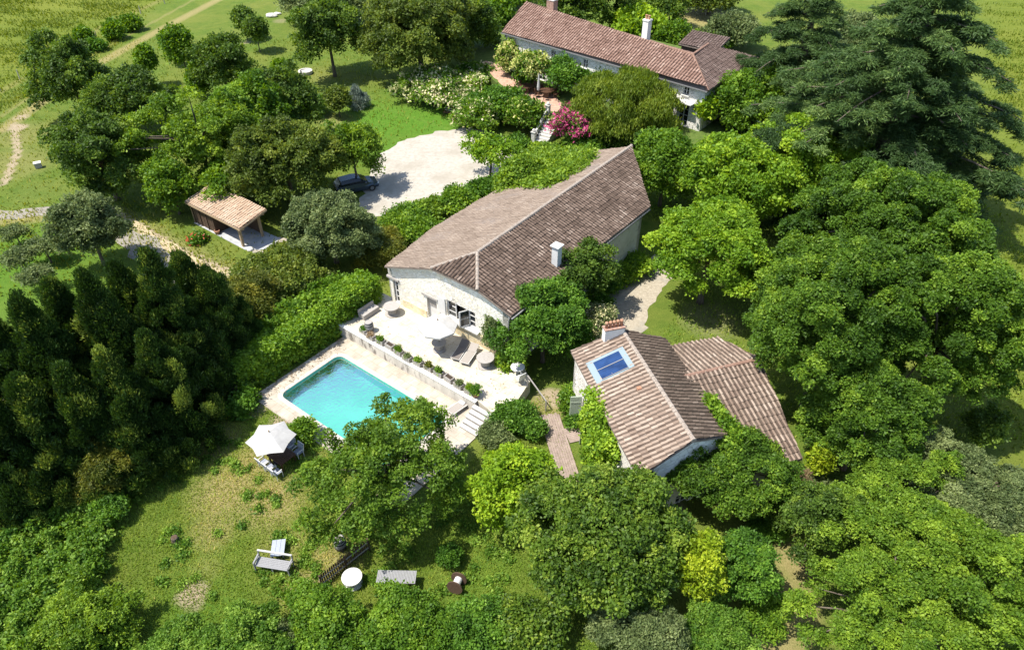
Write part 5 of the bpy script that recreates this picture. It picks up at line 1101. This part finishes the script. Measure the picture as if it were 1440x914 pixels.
CY = [(288, 374, 8.0, 2.4), (248, 352, 9.6, 2.6), (203, 352, 10.6, 2.7), (158, 364, 11, 2.8), (112, 376, 11, 2.8), (66, 392, 11, 2.8), (20, 414, 11, 2.9), (-35, 430, 11, 2.9)]
CYL = ['tall dark green cypress at the right end of the row, nearest the picket gate', 'tall dark green cypress second from the picket gate end of the row'] + ['tall dark green cypress standing inside the dense dark row at the left'] * 6
for i, (u, v, h, r) in enumerate(CY):
    h += (0, -.5, .5, -.7, .6, -.3, .5, 0)[i]; p = px(u, v, h); cypress(p.x, p.y, h, r, CYL[i], 300 + i)
for i, (u, v, h, r) in enumerate([(258, 470, 5.2, 2.3), (200, 466, 8.2, 2.6), (140, 492, 8.6, 2.6), (80, 510, 8.6, 2.7), (15, 528, 8.6, 2.8), (-45, 550, 8.6, 2.9)]):
    p = px(u, v, h); cypress(p.x, p.y, h, r, 'dark green cypress in the nearer rank of the dense row above the lawn', 320 + i, 'cypresses in the nearer rank')
p = px(503, 152); cypress(p.x, p.y, 2.9, 1.15, 'small blue grey spruce on the lawn above the gravel court', 399, None, 'blue', 'blue_spruce', .24)
def cedar(x, y, h, r, label, seed, nb=46):
    rng = np.random.default_rng(seed); lob = []; mb = MB(); mb.tube([(x, y, -.2), (x, y, h * .5), (x + .3, y, h)], [.75, .5, .08], 10)
    for i in range(nb):
        t = (i + .5) / nb; z = .9 + t * (h - 1.5); L = r * (1 - t ** 1.8) * rng.uniform(.7, 1.08) + .8; g = i * 2.39996 + rng.normal() * .25; cg, sg = math.cos(g), math.sin(g)
        pts = []; rise = rng.uniform(-.04, .16)
        for k in range(6): f = k / 5; pts.append((x + cg * L * f, y + sg * L * f, z + rise * L * f * (1.2 - .6 * f) - .12 * L * f ** 3))
        mb.tube(pts, [.16 * (1 - k / 6.5) * (1.2 - .6 * t) for k in range(6)], 5)
        bt = rng.uniform(.15, .75)
        for k in range(int(6 + L * 2.0)):
            f = rng.uniform(.25, 1.03); sd_ = rng.normal() * L * .15 * math.sin(math.pi * min(1, .12 + f * .8)); e = min(4.99, f * 5); a = min(4, int(e)); q = np.array(pts[a]) * (1 - e + a) + np.array(pts[a + 1]) * (e - a)
            s = rng.uniform(.45, .95) * (1.05 - .25 * t) * (1.15 - .5 * f); lob.append((q[0] - sg * sd_, q[1] + cg * sd_, q[2] + .1 - abs(sd_) * .2 - (.35 if f > .9 else 0), s * 1.15, s * 1.15, s * .3, bt + rng.normal() * .12))
    root = thing('cedar_tree', label, 'tree', (x, y, 0))
    foliage('crown', lob, seed, .34, KIND['cedar']['mat'], root, cover=1.5, aspect=.22, mode='out', up=.9, jit=.45, per=7, rt=1.3, cull=0, sub=0, bottom=-.3, shell=(.5, 1.25))
    mb.build('trunk', m_bark, root, world=True, smooth=True)
cedar(33, 59.5, 21.5, 13.5, 'giant dark cedar with flat drooping branch layers at the upper right', 401, 76)
p = px(1138, 38, 11); cedar(p.x, p.y, 16, 10, 'smaller grey green cedar between the farmhouse and the giant cedar', 402, 46)
# ------------------------------------------------------------------ broad-leaved trees and shrubs: kind, name, u, v, rx, ry, clear, label
T = [
 ('dark', 'broadleaf_tree', 100, 112, 46, 52, 1.0, 'dark green tree by the farm track, tallest of the far left group'),
 ('dark', 'broadleaf_tree', 143, 222, 60, 56, 1.0, 'dark green spreading tree nearest the mown straw field'),
 ('dark', 'broadleaf_tree', 178, 145, 52, 42, .8, 'dark tree with brighter right side behind the spreading one'),
 ('mid', 'young_tree', 205, 86, 11, 18, 1.8, 'small thin young tree alone between the track and the clump'),
 ('mid', 'young_tree', 254, 72, 16, 30, 1.6, 'slender upright young tree with loose leafy top'),
 ('mid', 'young_tree', 240, 58, 8, 14, 2.0, 'tiny upright sapling just behind the slender young tree'),
 ('dark', 'broadleaf_tree', 312, 92, 38, 40, 1.2, 'rounded dark grey green tree above the bright thicket'),
 ('mid', 'broadleaf_tree', 281, 112, 16, 20, .8, 'small bright green tree tucked before the rounded dark one'),
 ('dark', 'young_tree', 342, 28, 12, 14, 1.6, 'left one of two little round trees on the far lawn'),
 ('dark', 'young_tree', 359, 42, 13, 16, 1.6, 'right one of two little round trees on the far lawn'),
 ('locust', 'broadleaf_tree', 285, 205, 72, 62, .8, 'bright green broad tree behind the carport, left and largest'),
 ('mid', 'broadleaf_tree', 345, 175, 55, 55, .8, 'mid green tree at the top of the thicket behind the carport'),
 ('olive', 'broadleaf_tree', 400, 228, 72, 58, .8, 'olive green tree with bare twigs right above the carport roof'),
 ('dark', 'broadleaf_tree', 398, 150, 42, 52, .8, 'dark tree with upright pointed shoots beside the straw lawn'),
 ('mid', 'broadleaf_tree', 240, 262, 32, 40, .4, 'leafy green tree at the closed left end of the carport'),
 ('mid', 'broadleaf_tree', 330, 255, 50, 34, .6, 'low green tree overhanging the back of the carport roof'),
 ('locust', 'broadleaf_tree', 497, 214, 34, 42, 1.2, 'round topped yellow green tree beside the parked car'),
 ('dark', 'broadleaf_tree', 462, 48, 42, 48, 1.4, 'dark green tree with a visible trunk left of the big olive one'),
 ('olive', 'broadleaf_tree', 590, 48, 78, 66, .8, 'huge dense olive green tree left of the long farmhouse'),
 ('dark', 'broadleaf_tree', 655, 40, 40, 45, .8, 'dark tree at the left gable end of the long farmhouse'),
 ('mid', 'broadleaf_tree', 690, 22, 30, 26, .8, 'pale green tree touching the top left corner of the red roof'),
 ('dark', 'broadleaf_tree', 825, 8, 50, 42, .8, 'dark tall tree behind the long red roof near the brick chimney'),
 ('acid', 'broadleaf_tree', 893, 34, 32, 22, .8, 'bright yellow green tree behind the white chimney'),
 ('dark', 'broadleaf_tree', 930, 8, 34, 26, .8, 'dark tree at the top edge beside the sandy clearing'),
 ('grey', 'broadleaf_tree', 455, -5, 60, 22, 1, 'grey green tree cut by the top edge of the picture at the left'),
 ('mid', 'broadleaf_tree', 720, -12, 50, 22, 1, 'green tree cut by the top edge behind the long farmhouse'),
 ('grey', 'broadleaf_tree', 125, 322, 44, 50, .8, 'grey green upright tree at the back of the cypress row'),
 ('grey', 'broadleaf_tree', 465, 322, 58, 52, .6, 'grey green rounded tree right of the carport'),
 ('mid', 'broadleaf_tree', 1046, 152, 48, 46, .8, 'bright green tree hiding the right corner of the long farmhouse'),
 ('maple', 'broadleaf_tree', 1128, 222, 84, 58, 2.0, 'light green maple-like tree highest in front of the giant cedar'),
 ('maple', 'broadleaf_tree', 1035, 250, 78, 56, 1.8, 'light green spreading tree between barn and giant cedar'),
 ('maple', 'broadleaf_tree', 1000, 350, 78, 66, 2.0, 'light green tree leaning over the gravel yard'),
 ('mid', 'broadleaf_tree', 935, 238, 46, 52, .6, 'mid green tree at the far right corner of the barn'),
 ('mid', 'broadleaf_tree', 910, 170, 26, 20, .4, 'small green tree between the olive mound and the barn'),
 ('linden', 'broadleaf_tree', 1252, 340, 122, 104, 2.0, 'massive dark green tree right of the light maples, upper one of three'),
 ('linden', 'broadleaf_tree', 1172, 460, 112, 122, 2.0, 'massive dark green tree overhanging the house wing roof'),
 ('linden', 'broadleaf_tree', 1322, 475, 100, 122, 2.0, 'massive dark green tree nearest the right meadow'),
 ('linden', 'broadleaf_tree', 1112, 398, 52, 62, 1.0, 'dark green tree between the light maples and the massive dark ones'),
 ('linden', 'broadleaf_tree', 1215, 590, 75, 85, .8, 'dark shaded tree below the massive ones, right of the wing roof'),
 ('maple', 'broadleaf_tree', 1436, 462, 30, 52, .6, 'pale green tree at the right edge beside the meadow'),
 ('dark', 'broadleaf_tree', 812, 388, 44, 46, 1.2, 'small dark green tree growing beside the barn chimney'),
 ('bush', 'broadleaf_tree', 765, 458, 58, 62, .4, 'dense green tree at the front right corner of the barn'),
 ('walnut', 'walnut_tree', 547, 668, 104, 97, .5, 'large open-crowned walnut tree overhanging the pool'),
 ('acid', 'broadleaf_tree', 724, 682, 54, 56, .8, 'bright yellow green small tree between walnut and boardwalk'),
 ('fig', 'broadleaf_tree', 846, 752, 112, 104, .6, 'big glossy dark green dome-shaped tree at bottom centre'),
 ('linden', 'broadleaf_tree', 1022, 655, 78, 56, 1.5, 'dense dark green tree against the front of the solar panel house'),
 ('gold', 'broadleaf_tree', 985, 800, 32, 72, .5, 'narrow golden yellow climbing tree right of the glossy dome'),
 ('bush', 'broadleaf_tree', 1045, 800, 42, 56, .5, 'dark green bushy tree right of the golden one'),
 ('dark', 'broadleaf_tree', 1156, 734, 50, 52, .8, 'mid green tree between the dirt path and the shaded wood'),
 ('locust', 'broadleaf_tree', 1265, 745, 108, 78, 1.5, 'feathery light green tree at lower right, upper one'),
 ('locust', 'broadleaf_tree', 1250, 862, 96, 76, 1.0, 'feathery light green tree at the bottom edge beside the dirt path'),
 ('locust', 'broadleaf_tree', 1375, 830, 105, 95, 1.0, 'feathery light green tree in the lower right corner'),
 ('grey', 'broadleaf_tree', 1350, 688, 86, 56, 1.0, 'blue green leafy tree above the feathery lower right trees'),
 ('yew', 'broadleaf_tree', 152, 652, 42, 42, .3, 'low yellowish needle-leaved tree in front of the dark cypresses'),
 ('mid', 'broadleaf_tree', 250, 690, 14, 10, .1, 'tuft of broad weeds at the shaded edge of the lawn'),
 ('dark', 'broadleaf_tree', 1385, 600, 24, 30, .3, 'dark green small tree at the right edge between meadow and blue green tree'),
 ('olive', 'broadleaf_tree', 1000, -5, 42, 20, .8, 'olive green tree cut by the top edge right of the clearing'),
]
T = [t for t in T if 'tuft of broad' not in t[-1]]
for t in T: plant(*t)
S = [
 ('olive', 'shrub', 400, 388, 62, 44, .1, 'dark olive shrub bank between asphalt road and clipped hedge'),
 ('yew', 'shrub', 352, 430, 40, 42, .1, 'yellow olive shrub beside the asphalt road'),
 ('mid', 'shrub', 575, 320, 42, 24, .1, 'green shrub against the left eave of the barn'),
 ('yew', 'shrub', 532, 352, 36, 26, .1, 'yellow olive spreading shrub at the front left of the barn'),
 ('mid', 'shrub', 645, 285, 24, 18, .1, 'rounded green shrub on the bank above the gravel court'),
 ('bush', 'shrub', 685, 265, 22, 14, .1, 'low dark shrub at the foot of the sparse young tree'),
 ('locust', 'shrub', 600, 296, 22, 14, .1, 'small light green shrub at the gravel edge'),
 ('box', 'topiary_ball', 632, 782, 17.5, 18, .02, 'clipped round topiary ball on the lawn under the walnut'),
 ('mid', 'shrub', 428, 608, 15, 16, .05, 'small leafy shrub at the lower edge of the pool deck'),
 ('bush', 'shrub', 724, 586, 30, 24, .1, 'dark green shrub right of the pool steps'),
 ('grey', 'shrub', 697, 612, 22, 18, .1, 'grey green low shrub at the foot of the pool steps'),
 ('bush', 'shrub', 752, 606, 13, 13, .05, 'small green shrub on the left edge of the boardwalk'),
 ('mid', 'shrub', 803, 564, 16, 16, .05, 'light green shrub in the bed before the shuttered door'),
 ('bush', 'shrub', 812, 590, 15, 12, .05, 'dark shrub beside the side boards of the boardwalk'),
 ('mid', 'shrub', 838, 636, 17, 16, .05, 'green shrub at the house wall right of the boardwalk'),
 ('grey', 'climbing_shrub', 697, 468, 17, 30, .9, 'climbing shrub with bare stems against the barn gable wall'),
 ('laurel', 'shrub', 716, 506, 17, 13, .9, 'broad-leaved shrub at the barn corner on the terrace'),
 ('bush', 'shrub', 852, 395, 22, 16, .05, 'dark green bed shrub along the side wall of the barn'),
 ('laurel', 'shrub', 885, 372, 30, 16, .05, 'bright broad-leaved plants edging the gravel yard by the barn'),
 ('laurel', 'shrub', 868, 388, 20, 12, .05, 'bright green clump at the stony edge of the gravel yard'),
 ('bush', 'shrub', 830, 425, 26, 16, .05, 'green shrub at the left tip of the gravel yard'),
 ('grey', 'shrub', 1195, 60, 40, 34, .1, 'grey green scrub filling the gap between the two cedars'),
 ('grey', 'shrub', 1155, 690, 20, 16, .05, 'grey green shrub below the wing roof'),
 ('gold', 'climbing_shrub', 1153, 648, 12, 34, .5, 'golden yellow climber at the lower right corner of the wing roof'),
 ('bramble', 'shrub', 1008, 890, 50, 26, .05, 'low mixed green shrub at the bottom edge left of the dirt path'),
 ('bush', 'shrub', 1078, 742, 22, 17, .05, 'small dark green shrub at the shaded start of the dirt path'),
 ('mid', 'shrub', 1072, 868, 28, 26, .05, 'green shrub at the left edge of the dirt path, bottom'),
 ('grey', 'feathery_shrub', 905, 908, 62, 22, .05, 'feathery silver grey shrub at the bottom edge'),
 ('dry', 'bare_shrub', 1112, 672, 22, 30, .05, 'tangle of bare grey twigs below the wing roof'),
 ('olive', 'gnarled_tree', 474, 140, 15, 16, .9, 'small gnarled olive tree with dark trunk on the straw lawn'),
 ('bush', 'shrub', 440, 150, 16, 14, .1, 'dark shrub at the edge of the straw lawn'),
 ('mid', 'shrub', 395, 95, 8, 5, .02, 'tiny shrub on the far straw lawn'),
 ('grey', 'shrub', 1030, 48, 36, 26, .1, 'grey green shrub bank between the clearing and the cedar'),
 ('mid', 'shrub', 1000, 60, 30, 14, .1, 'green scrub behind the dark hipped roof'),
 ('mid', 'shrub', 118, 52, 6, 9, .05, 'small green bush in the field fence line, left'),
 ('mid', 'shrub', 160, 46, 9, 12, .05, 'leafy bush in the middle of the field fence line'),
 ('mid', 'shrub', 183, 36, 10, 9, .05, 'bush at the right end of the field fence line scrub'),
 ('bush', 'shrub', 135, 66, 9, 7, .02, 'dark low scrub at the foot of the field fence'),
 ('mid', 'shrub', 945, 55, 20, 20, .1, 'green shrub behind the small outbuilding'),
 ('dark', 'shrub', 870, 195, 40, 18, .05, 'dark green plants under the olive mound'),
 ('bush', 'shrub', 830, 205, 30, 14, .05, 'green plants at the foot of the pink rhododendron'),
 ('bush', 'shrub', 728, 203, 16, 10, .05, 'low green plants left of the balustrade steps'),
 ('dark', 'shrub', 700, 560, 12, 10, .05, 'small dark plant in the terrace corner by the steps'),
 ('bush', 'shrub', 1100, 690, 26, 26, .05, 'green shrub in the shade in front of the wing'),
]
for s_ in S: plant(*s_[:8], cat='tree' if 'tree' in s_[1] or 'spruce' in s_[1] else 'shrub')
plant('willow', 'weeping_mound', 880, 150, 70, 50, .4, 'rounded olive yellow weeping mound before the long farmhouse', z0=.8)
plant('mid', 'rose_bush', 625, 126, 52, 26, .1, 'bank of rose bushes covered in white blossom', 'shrub', flowers=(m_white_fl, .34))
plant('bush', 'rose_bush', 668, 108, 26, 16, .1, 'green rose bush with few white flowers, right of the blossoming bank', 'shrub', flowers=(m_white_fl, .2))
plant('bush', 'rhododendron', 806, 178, 30, 27, .1, 'big rhododendron bush in bright pink blossom by the steps', 'shrub', flowers=(m_pink_fl, .62), z0=.6)
plant('bush', 'hedge_shrub', 700, 150, 40, 26, .1, 'dense green shrub covering the bank below the brick terrace', 'shrub', z0=.3)
plant('mid', 'hedge_shrub', 736, 166, 24, 22, .1, 'yellow green shrub on the bank just left of the steps', 'shrub', flowers=(m_cream_fl, .1), z0=.3)
plant('mid', 'hedge_shrub', 672, 168, 26, 22, .1, 'green shrub with white flowers at the left of the bank', 'shrub', flowers=(m_white_fl, .12))
plant('bush', 'shrub', 791, 112, 25, 27, .1, 'round dark green shrub beside the right terrace table', 'shrub', z0=2)
plant('bush', 'shrub', 738, 110, 12, 12, .1, 'small round shrub behind the left terrace table', 'shrub', z0=2)
plant('mid', 'flowering_vine', 714, 82, 13, 27, .3, 'pale flowering vine on the left corner of the long farmhouse', 'climber', z0=2, flowers=(m_cream_fl, .55))
plant('mid', 'flowering_vine', 747, 92, 22, 17, 1.6, 'pale flowering vine over a support behind the folded parasol', 'climber', z0=2, flowers=(m_cream_fl, .5))
plant('mid', 'wall_vine', 856, 106, 15, 15, 1.5, 'green vine climbing to the eave of the long farmhouse', 'climber', z0=2)
plant('acid', 'wall_vine', 992, 152, 8, 13, 1.5, 'loose green vine on the wall right of the farmhouse door', 'climber', z0=2, cover=.6)
plant('maple', 'sparse_tree', 688, 212, 34, 20, 2.0, 'sparse young tree in front of the gravel court', cover=.55, n=16)
plant('grey', 'white_flowering_shrub', 838, 452, 26, 24, .1, 'shrub with cream white flowers at the near tip of the gravel yard', 'shrub', flowers=(m_white_fl, .4), cover=.9)
plant('grey', 'white_flowering_shrub', 776, 692, 17, 14, .1, 'white flowering shrub right of the bright yellow green tree', 'shrub', flowers=(m_white_fl, .4), cover=.9)
plant('bush', 'rose_bush', 278, 336, 8, 6, .03, 'small rose bush with red flowers on the grass before the carport', 'shrub', flowers=(m_red_fl, .05))
for i, (u, v, rx, ry) in enumerate([(25, 370, 22, 12), (62, 355, 24, 12), (50, 395, 22, 12), (20, 335, 16, 10)]):
    plant('grey', 'orchard_tree', u, v - 8, rx, ry, 1.0, ['pale espaliered fruit tree in the left orchard, nearest the cypress row', 'pale espaliered fruit tree in the left orchard beside the grey green tree', 'pale fruit tree in the lower row of the left orchard', 'pale fruit tree at the back of the left orchard by the gravel drive'][i], cover=.5, n=14, group='fruit trees in the left orchard')
# vine over the long wall of the farmhouse, over the barn roof and on the panel house
rng = np.random.default_rng(8)
lob = []
for i in range(44):
    s = rng.uniform(.28, .62) * wL; q = Vector((w0.x, w0.y, 0)) + wd * s - en * rng.uniform(.15, .4); z = 4.55 - .25 * rng.random(); lob.append((q.x, q.y, z, .55, .35, .35, rng.uniform(.3, .8)))
hedge_mass('wall_vine', 'horizontal green vine band below the upper windows of the farmhouse', 'climber', lob, 'box', .3, 2)
lob = []; CP_ = [(706, 266), (718, 236), (735, 216), (757, 208), (800, 213), (838, 216), (831, 232), (803, 250), (776, 262), (742, 269)]; nlp = ZV - BA * sL
while len(lob) < 190:
    u, v = rng.uniform(700, 840), rng.uniform(205, 270)
    if not inpoly(u, v, CP_): continue
    q = onp(u, v, ap, nlp); s = rng.uniform(.45, .8); lob.append((q.x, q.y, q.z + .12, s, s, rng.uniform(.14, .3), rng.uniform(.3, .9)))
for i in range(46):
    g, h_ = rng.uniform(0, 6.28), rng.random(); q = W(-1.3 + 1.5 * math.cos(g) * math.sqrt(1 - h_ * h_), 16.8 + 2.0 * math.sin(g) * math.sqrt(1 - h_ * h_), 3.7 + 1.9 * h_); lob.append((q.x, q.y, q.z, .6, .6, .45, rng.uniform(.3, .8)))
hedge_mass('roof_creeper', 'thick yellow green creeper spreading over the back left of the barn roof', 'climber', lob, 'locust', .26, 3)
lob = []
for i in range(60):
    dd_ = rng.uniform(3.7, 7.0); z = rng.uniform(-4.2, -.9) ; q = H(dd_, rng.uniform(-.25, .12), z)
    lob.append((q.x, q.y, q.z, .42, .5, .5, rng.uniform(.3, .9)))
for i in range(14):
    q = H(rng.uniform(3.6, 5.6), rng.uniform(-.25, .1), -.1); lob.append((q.x, q.y, q.z, .28, .3, .2, rng.uniform(.4, 1)))
hedge_mass('wall_vine', 'bright green vine climbing the long wall of the solar panel house', 'climber', lob, 'laurel', .2, 0)
lob = []
for i in range(40):
    dd_ = rng.uniform(6.3, 9.3); q = H(dd_, 5.95 + rng.normal() * .12, hz(5.9) + .1); lob.append((q.x, q.y, q.z + .03, .2, .3, .13, rng.uniform(.3, .9)))
hedge_mass('roof_creeper', 'narrow green creeper along the valley between the two house roofs', 'climber', lob, 'mid', .2, 4)
# clipped hedge beside the terrace and the pool deck
rng = np.random.default_rng(12)
lob = strip_lobes([W(-2.6, -12.6), W(-2.5, -8.5), W(-2.45, -4.2)], 1.7, 0, 2.3, rng, .42) + strip_lobes([W(-2.4, -4.2), W(-2.3, -.5)], 1.9, .9, 3.0, rng, .42)
hedge_mass('clipped_hedge', 'bright green clipped hedge along the left side of terrace and pool', 'hedge', lob, 'laurel', .19, 0, cull=.6, sub=0, cover=1.9, jit=.8)
lob = strip_lobes([W(-4.2, -13), W(-4.6, -8), W(-4.4, -1)], 2.0, 0, 2.2, rng, .75)
hedge_mass('hedge_shrub', 'looser darker hedge growing behind the bright clipped hedge', 'hedge', lob, 'mid', .24, 0)
lob = strip_lobes([px(340, 585), px(350, 560)], 1.0, 0, 1.1, rng, .4); hedge_mass('shrub', 'small dark shrub beside the picket gate', 'shrub', lob, 'bush', .2, 0)
lob = []
for i in range(260):
    b_ = rng.uniform(-12.3, -4.7); a_ = -1.2 + abs(rng.normal()) * .5; q = W(a_, b_, .085); lob.append((q.x, q.y, q.z, .07, .07, .006, rng.random()))
for i in range(160):
    a_, b_ = rng.uniform(-1, 12.5), rng.uniform(-4.1, -.2); q = W(a_, b_, 1.003); lob.append((q.x, q.y, q.z, .05, .05, .005, rng.random()))
hedge_mass('fallen_leaves', None, None, lob, 'dry', .07, 0, None, 'stuff', cover=.25, sub=0, aspect=.6, per=2, jit=.2, cull=0)
# bramble thickets and the bottom hedge
lob = area_lobes([px(-120, 715), px(60, 712), (px(150, 690)), px(150, 745), px(138, 830), px(165, 880), px(200, 960), px(-120, 960)], .75, 0, .62, rng, .6)
hedge_mass('bramble_thicket', None, None, lob, 'bramble', .17, 0, None, 'stuff', cover=1.5)
bl = ['mid', 'bush', 'bramble', 'mid', 'bush', 'bramble', 'mid', 'bush']
for i, (u, v, rx, ry, kd_, lb) in enumerate([
    (105, 890, 66, 34, 'locust', 'pale yellow green bush in the lower left corner thicket'), (345, 925, 70, 32, 'bramble', 'low bramble bush at the bottom edge left of centre'),
    (462, 890, 60, 40, 'mid', 'green bush at the foot of the picket fence, bottom edge'), (575, 892, 58, 44, 'mid', 'green bush in front of the long slatted table'),
    (668, 890, 50, 40, 'bush', 'green bush in front of the cable drum lying on its side'), (742, 888, 48, 42, 'fig', 'glossy green bush at the lower left of the big dome tree'),
    (255, 918, 48, 22, 'bramble', 'low leafy bramble at the bottom edge beside the pale bush'), (405, 915, 40, 20, 'grey', 'grey green wispy bush at the bottom edge below the bench'),
    (150, 715, 26, 24, 'bush', 'tall dark green bush at the top of the bramble thicket')]):
    plant(kd_, 'shrub', u, v, rx, ry, .05, lb, 'shrub')
# ------------------------------------------------------------------ grass and weeds of the near lawn
def grass(name, n, box, seed, hgt, wdt, mat_, test):
    r_ = np.random.default_rng(seed); x = r_.uniform(box[0], box[1], n); y = r_.uniform(box[2], box[3], n)
    k = test(x, y, r_); x, y = x[k], y[k]; m_ = len(x); stw, lu, ba, me_ = gw(x, y)
    g = r_.uniform(0, 2 * np.pi, m_); ln = r_.uniform(.1, .9, m_); h_ = hgt * r_.uniform(.5, 1.3, m_); w_ = wdt * r_.uniform(.6, 1.3, m_)
    dx, dy = np.cos(g), np.sin(g); V = np.zeros((m_, 3, 3), np.float32)
    V[:, 0, 0] = x - dy * w_ / 2; V[:, 0, 1] = y + dx * w_ / 2; V[:, 1, 0] = x + dy * w_ / 2; V[:, 1, 1] = y - dx * w_ / 2
    V[:, 2, 0] = x + dx * ln * h_; V[:, 2, 1] = y + dy * ln * h_; V[:, 2, 2] = h_; V[:, :2, 2] = -.005
    me = bpy.data.meshes.new(name); me.vertices.add(3 * m_); me.vertices.foreach_set('co', V.ravel()); me.loops.add(3 * m_); me.loops.foreach_set('vertex_index', np.arange(3 * m_, dtype=np.int32))
    me.polygons.add(m_); me.polygons.foreach_set('loop_start', np.arange(0, 3 * m_, 3, dtype=np.int32))
    ph = np.sin(x * .9 + 1.3 * np.sin(y * .7)) * np.sin(y * 1.1 + np.sin(x * 1.3)); t_ = np.clip(.24 + .52 * stw + .18 * ph + r_.normal(size=m_) * .16, 0, 1)
    me.attributes.new('tint', 'FLOAT', 'FACE').data.foreach_set('value', t_.astype(np.float32)); me.materials.append(mat_); me.update(calc_edges=True)
    o = link(name, me); o['kind'] = 'stuff'; return o
def in_court(x, y):
    P = [px(*p) for p in [(500, 306), (505, 270), (520, 238), (538, 210), (575, 192), (622, 180), (660, 176), (705, 184), (735, 205), (748, 228), (716, 252), (660, 266), (615, 284), (560, 306)]]; c = np.zeros(len(x), bool); j = len(P) - 1
    for i in range(len(P)):
        k = ((P[i].y > y) != (P[j].y > y)) & (x < (P[j].x - P[i].x) * (y - P[i].y) / (P[j].y - P[i].y + 1e-9) + P[i].x); c ^= k; j = i
    return c.astype(float)
def in_yard(x, y):
    k = np.zeros(len(x), bool)
    for u, v, r_ in ((870, 430, 4.2), (900, 400, 3.6), (930, 360, 2.5), (880, 460, 2.5)):
        p = px(u, v); k |= (x - p.x) ** 2 + (y - p.y) ** 2 < r_ * r_
    hx, hy = x - HO.x, y - HO.y; d_ = hx * HD.x + hy * HD.y; q_ = hx * HQ.x + hy * HQ.y; k |= (d_ > -.3) & (d_ < 11) & (q_ > -3.5) & (q_ < 10.5)
    a = (x - BO.x) * BA.x + (y - BO.y) * BA.y; b_ = (x - BO.x) * BB.x + (y - BO.y) * BB.y; return k | ((a < 14) & (b_ > -6) & (b_ < 2)) | ((a < 11) & (b_ > 0) & (b_ < 24))
m_gr = leaf_mat('grass_blades', (.08, .155, .016), (.18, .235, .048), (.38, .34, .15), .3, .2)
def lawn_test(x, y, r_):
    a = (x - BO.x) * BA.x + (y - BO.y) * BA.y; b_ = (x - BO.x) * BB.x + (y - BO.y) * BB.y; ins = (a > -5.2) & (b_ > -12.5) & (a < 13.6)
    return ~ins & (((x - 5) * HQ.x + (y - 28) * HQ.y) < -1.0)
grass('grass', 150000, (-27, 5, 15.5, 34), 3, .13, .05, m_gr, lawn_test)
grass('tall_grass', 160000, (-80, -3, 45, 110), 4, .3, .14, leaf_mat('tall_grass_blades', (.06, .11, .015), (.15, .18, .03), (.32, .29, .12), .3, .2), lambda x, y, r_: np.maximum(.12, gauss_lines(x, y, [([(0, 150), (120, 80), (230, 25), (300, -10)], 1.6, 1), ([(0, 330), (100, 330)], 6, .5), ([(160, 310), (300, 380)], 3, .5)])) * (1 - in_court(x, y)) > r_.random(len(x)))
m_md = leaf_mat('meadow_blades', (.055, .095, .009), (.085, .12, .013), (.12, .14, .025), .3, .2)
def mead(x, y, r_):
    k = np.maximum(side(x, y, RN, .8), side(x, y, LN, .6)); ph = np.sin(x * .35 + np.sin(y * .2)) * np.sin(y * .3 + 1) + .5 * np.sin(y * 1.1 + x * .2)
    return (k > r_.random(len(x))) & (ph + r_.normal(size=len(x)) * .7 > .1)
grass('meadow_grass', 150000, (24, 95, 18, 130), 6, .34, .16, m_md, mead)
grass('meadow_grass', 120000, (-105, -25, 75, 150), 7, .34, .2, m_md, mead)
grass('yard_grass', 60000, (2, 45, 30, 75), 8, .2, .1, m_gr, lambda x, y, r_: ~in_yard(x, y) & (r_.random(len(x)) < .8))
lob = []
for i in range(420):
    u, v = rng.uniform(150, 720), rng.uniform(600, 840); p = px(u, v)
    if not lawn_test(np.array([p.x]), np.array([p.y]), rng)[0]: continue
    w_ = math.sin(p.x * 1.1 + 2) * math.sin(p.y * .9 + 1) + .6 * math.sin(p.x * 2.3) * math.sin(p.y * 2.7 + 2)
    if w_ < .15: continue
    s = rng.uniform(.1, .3); lob.append((p.x, p.y, .05, s, s, .09, rng.uniform(.2, .9)))
hedge_mass('weeds', None, None, lob, 'bramble', .13, 0, None, 'stuff', cover=1.1)
print('LEAVES', NLEAF)
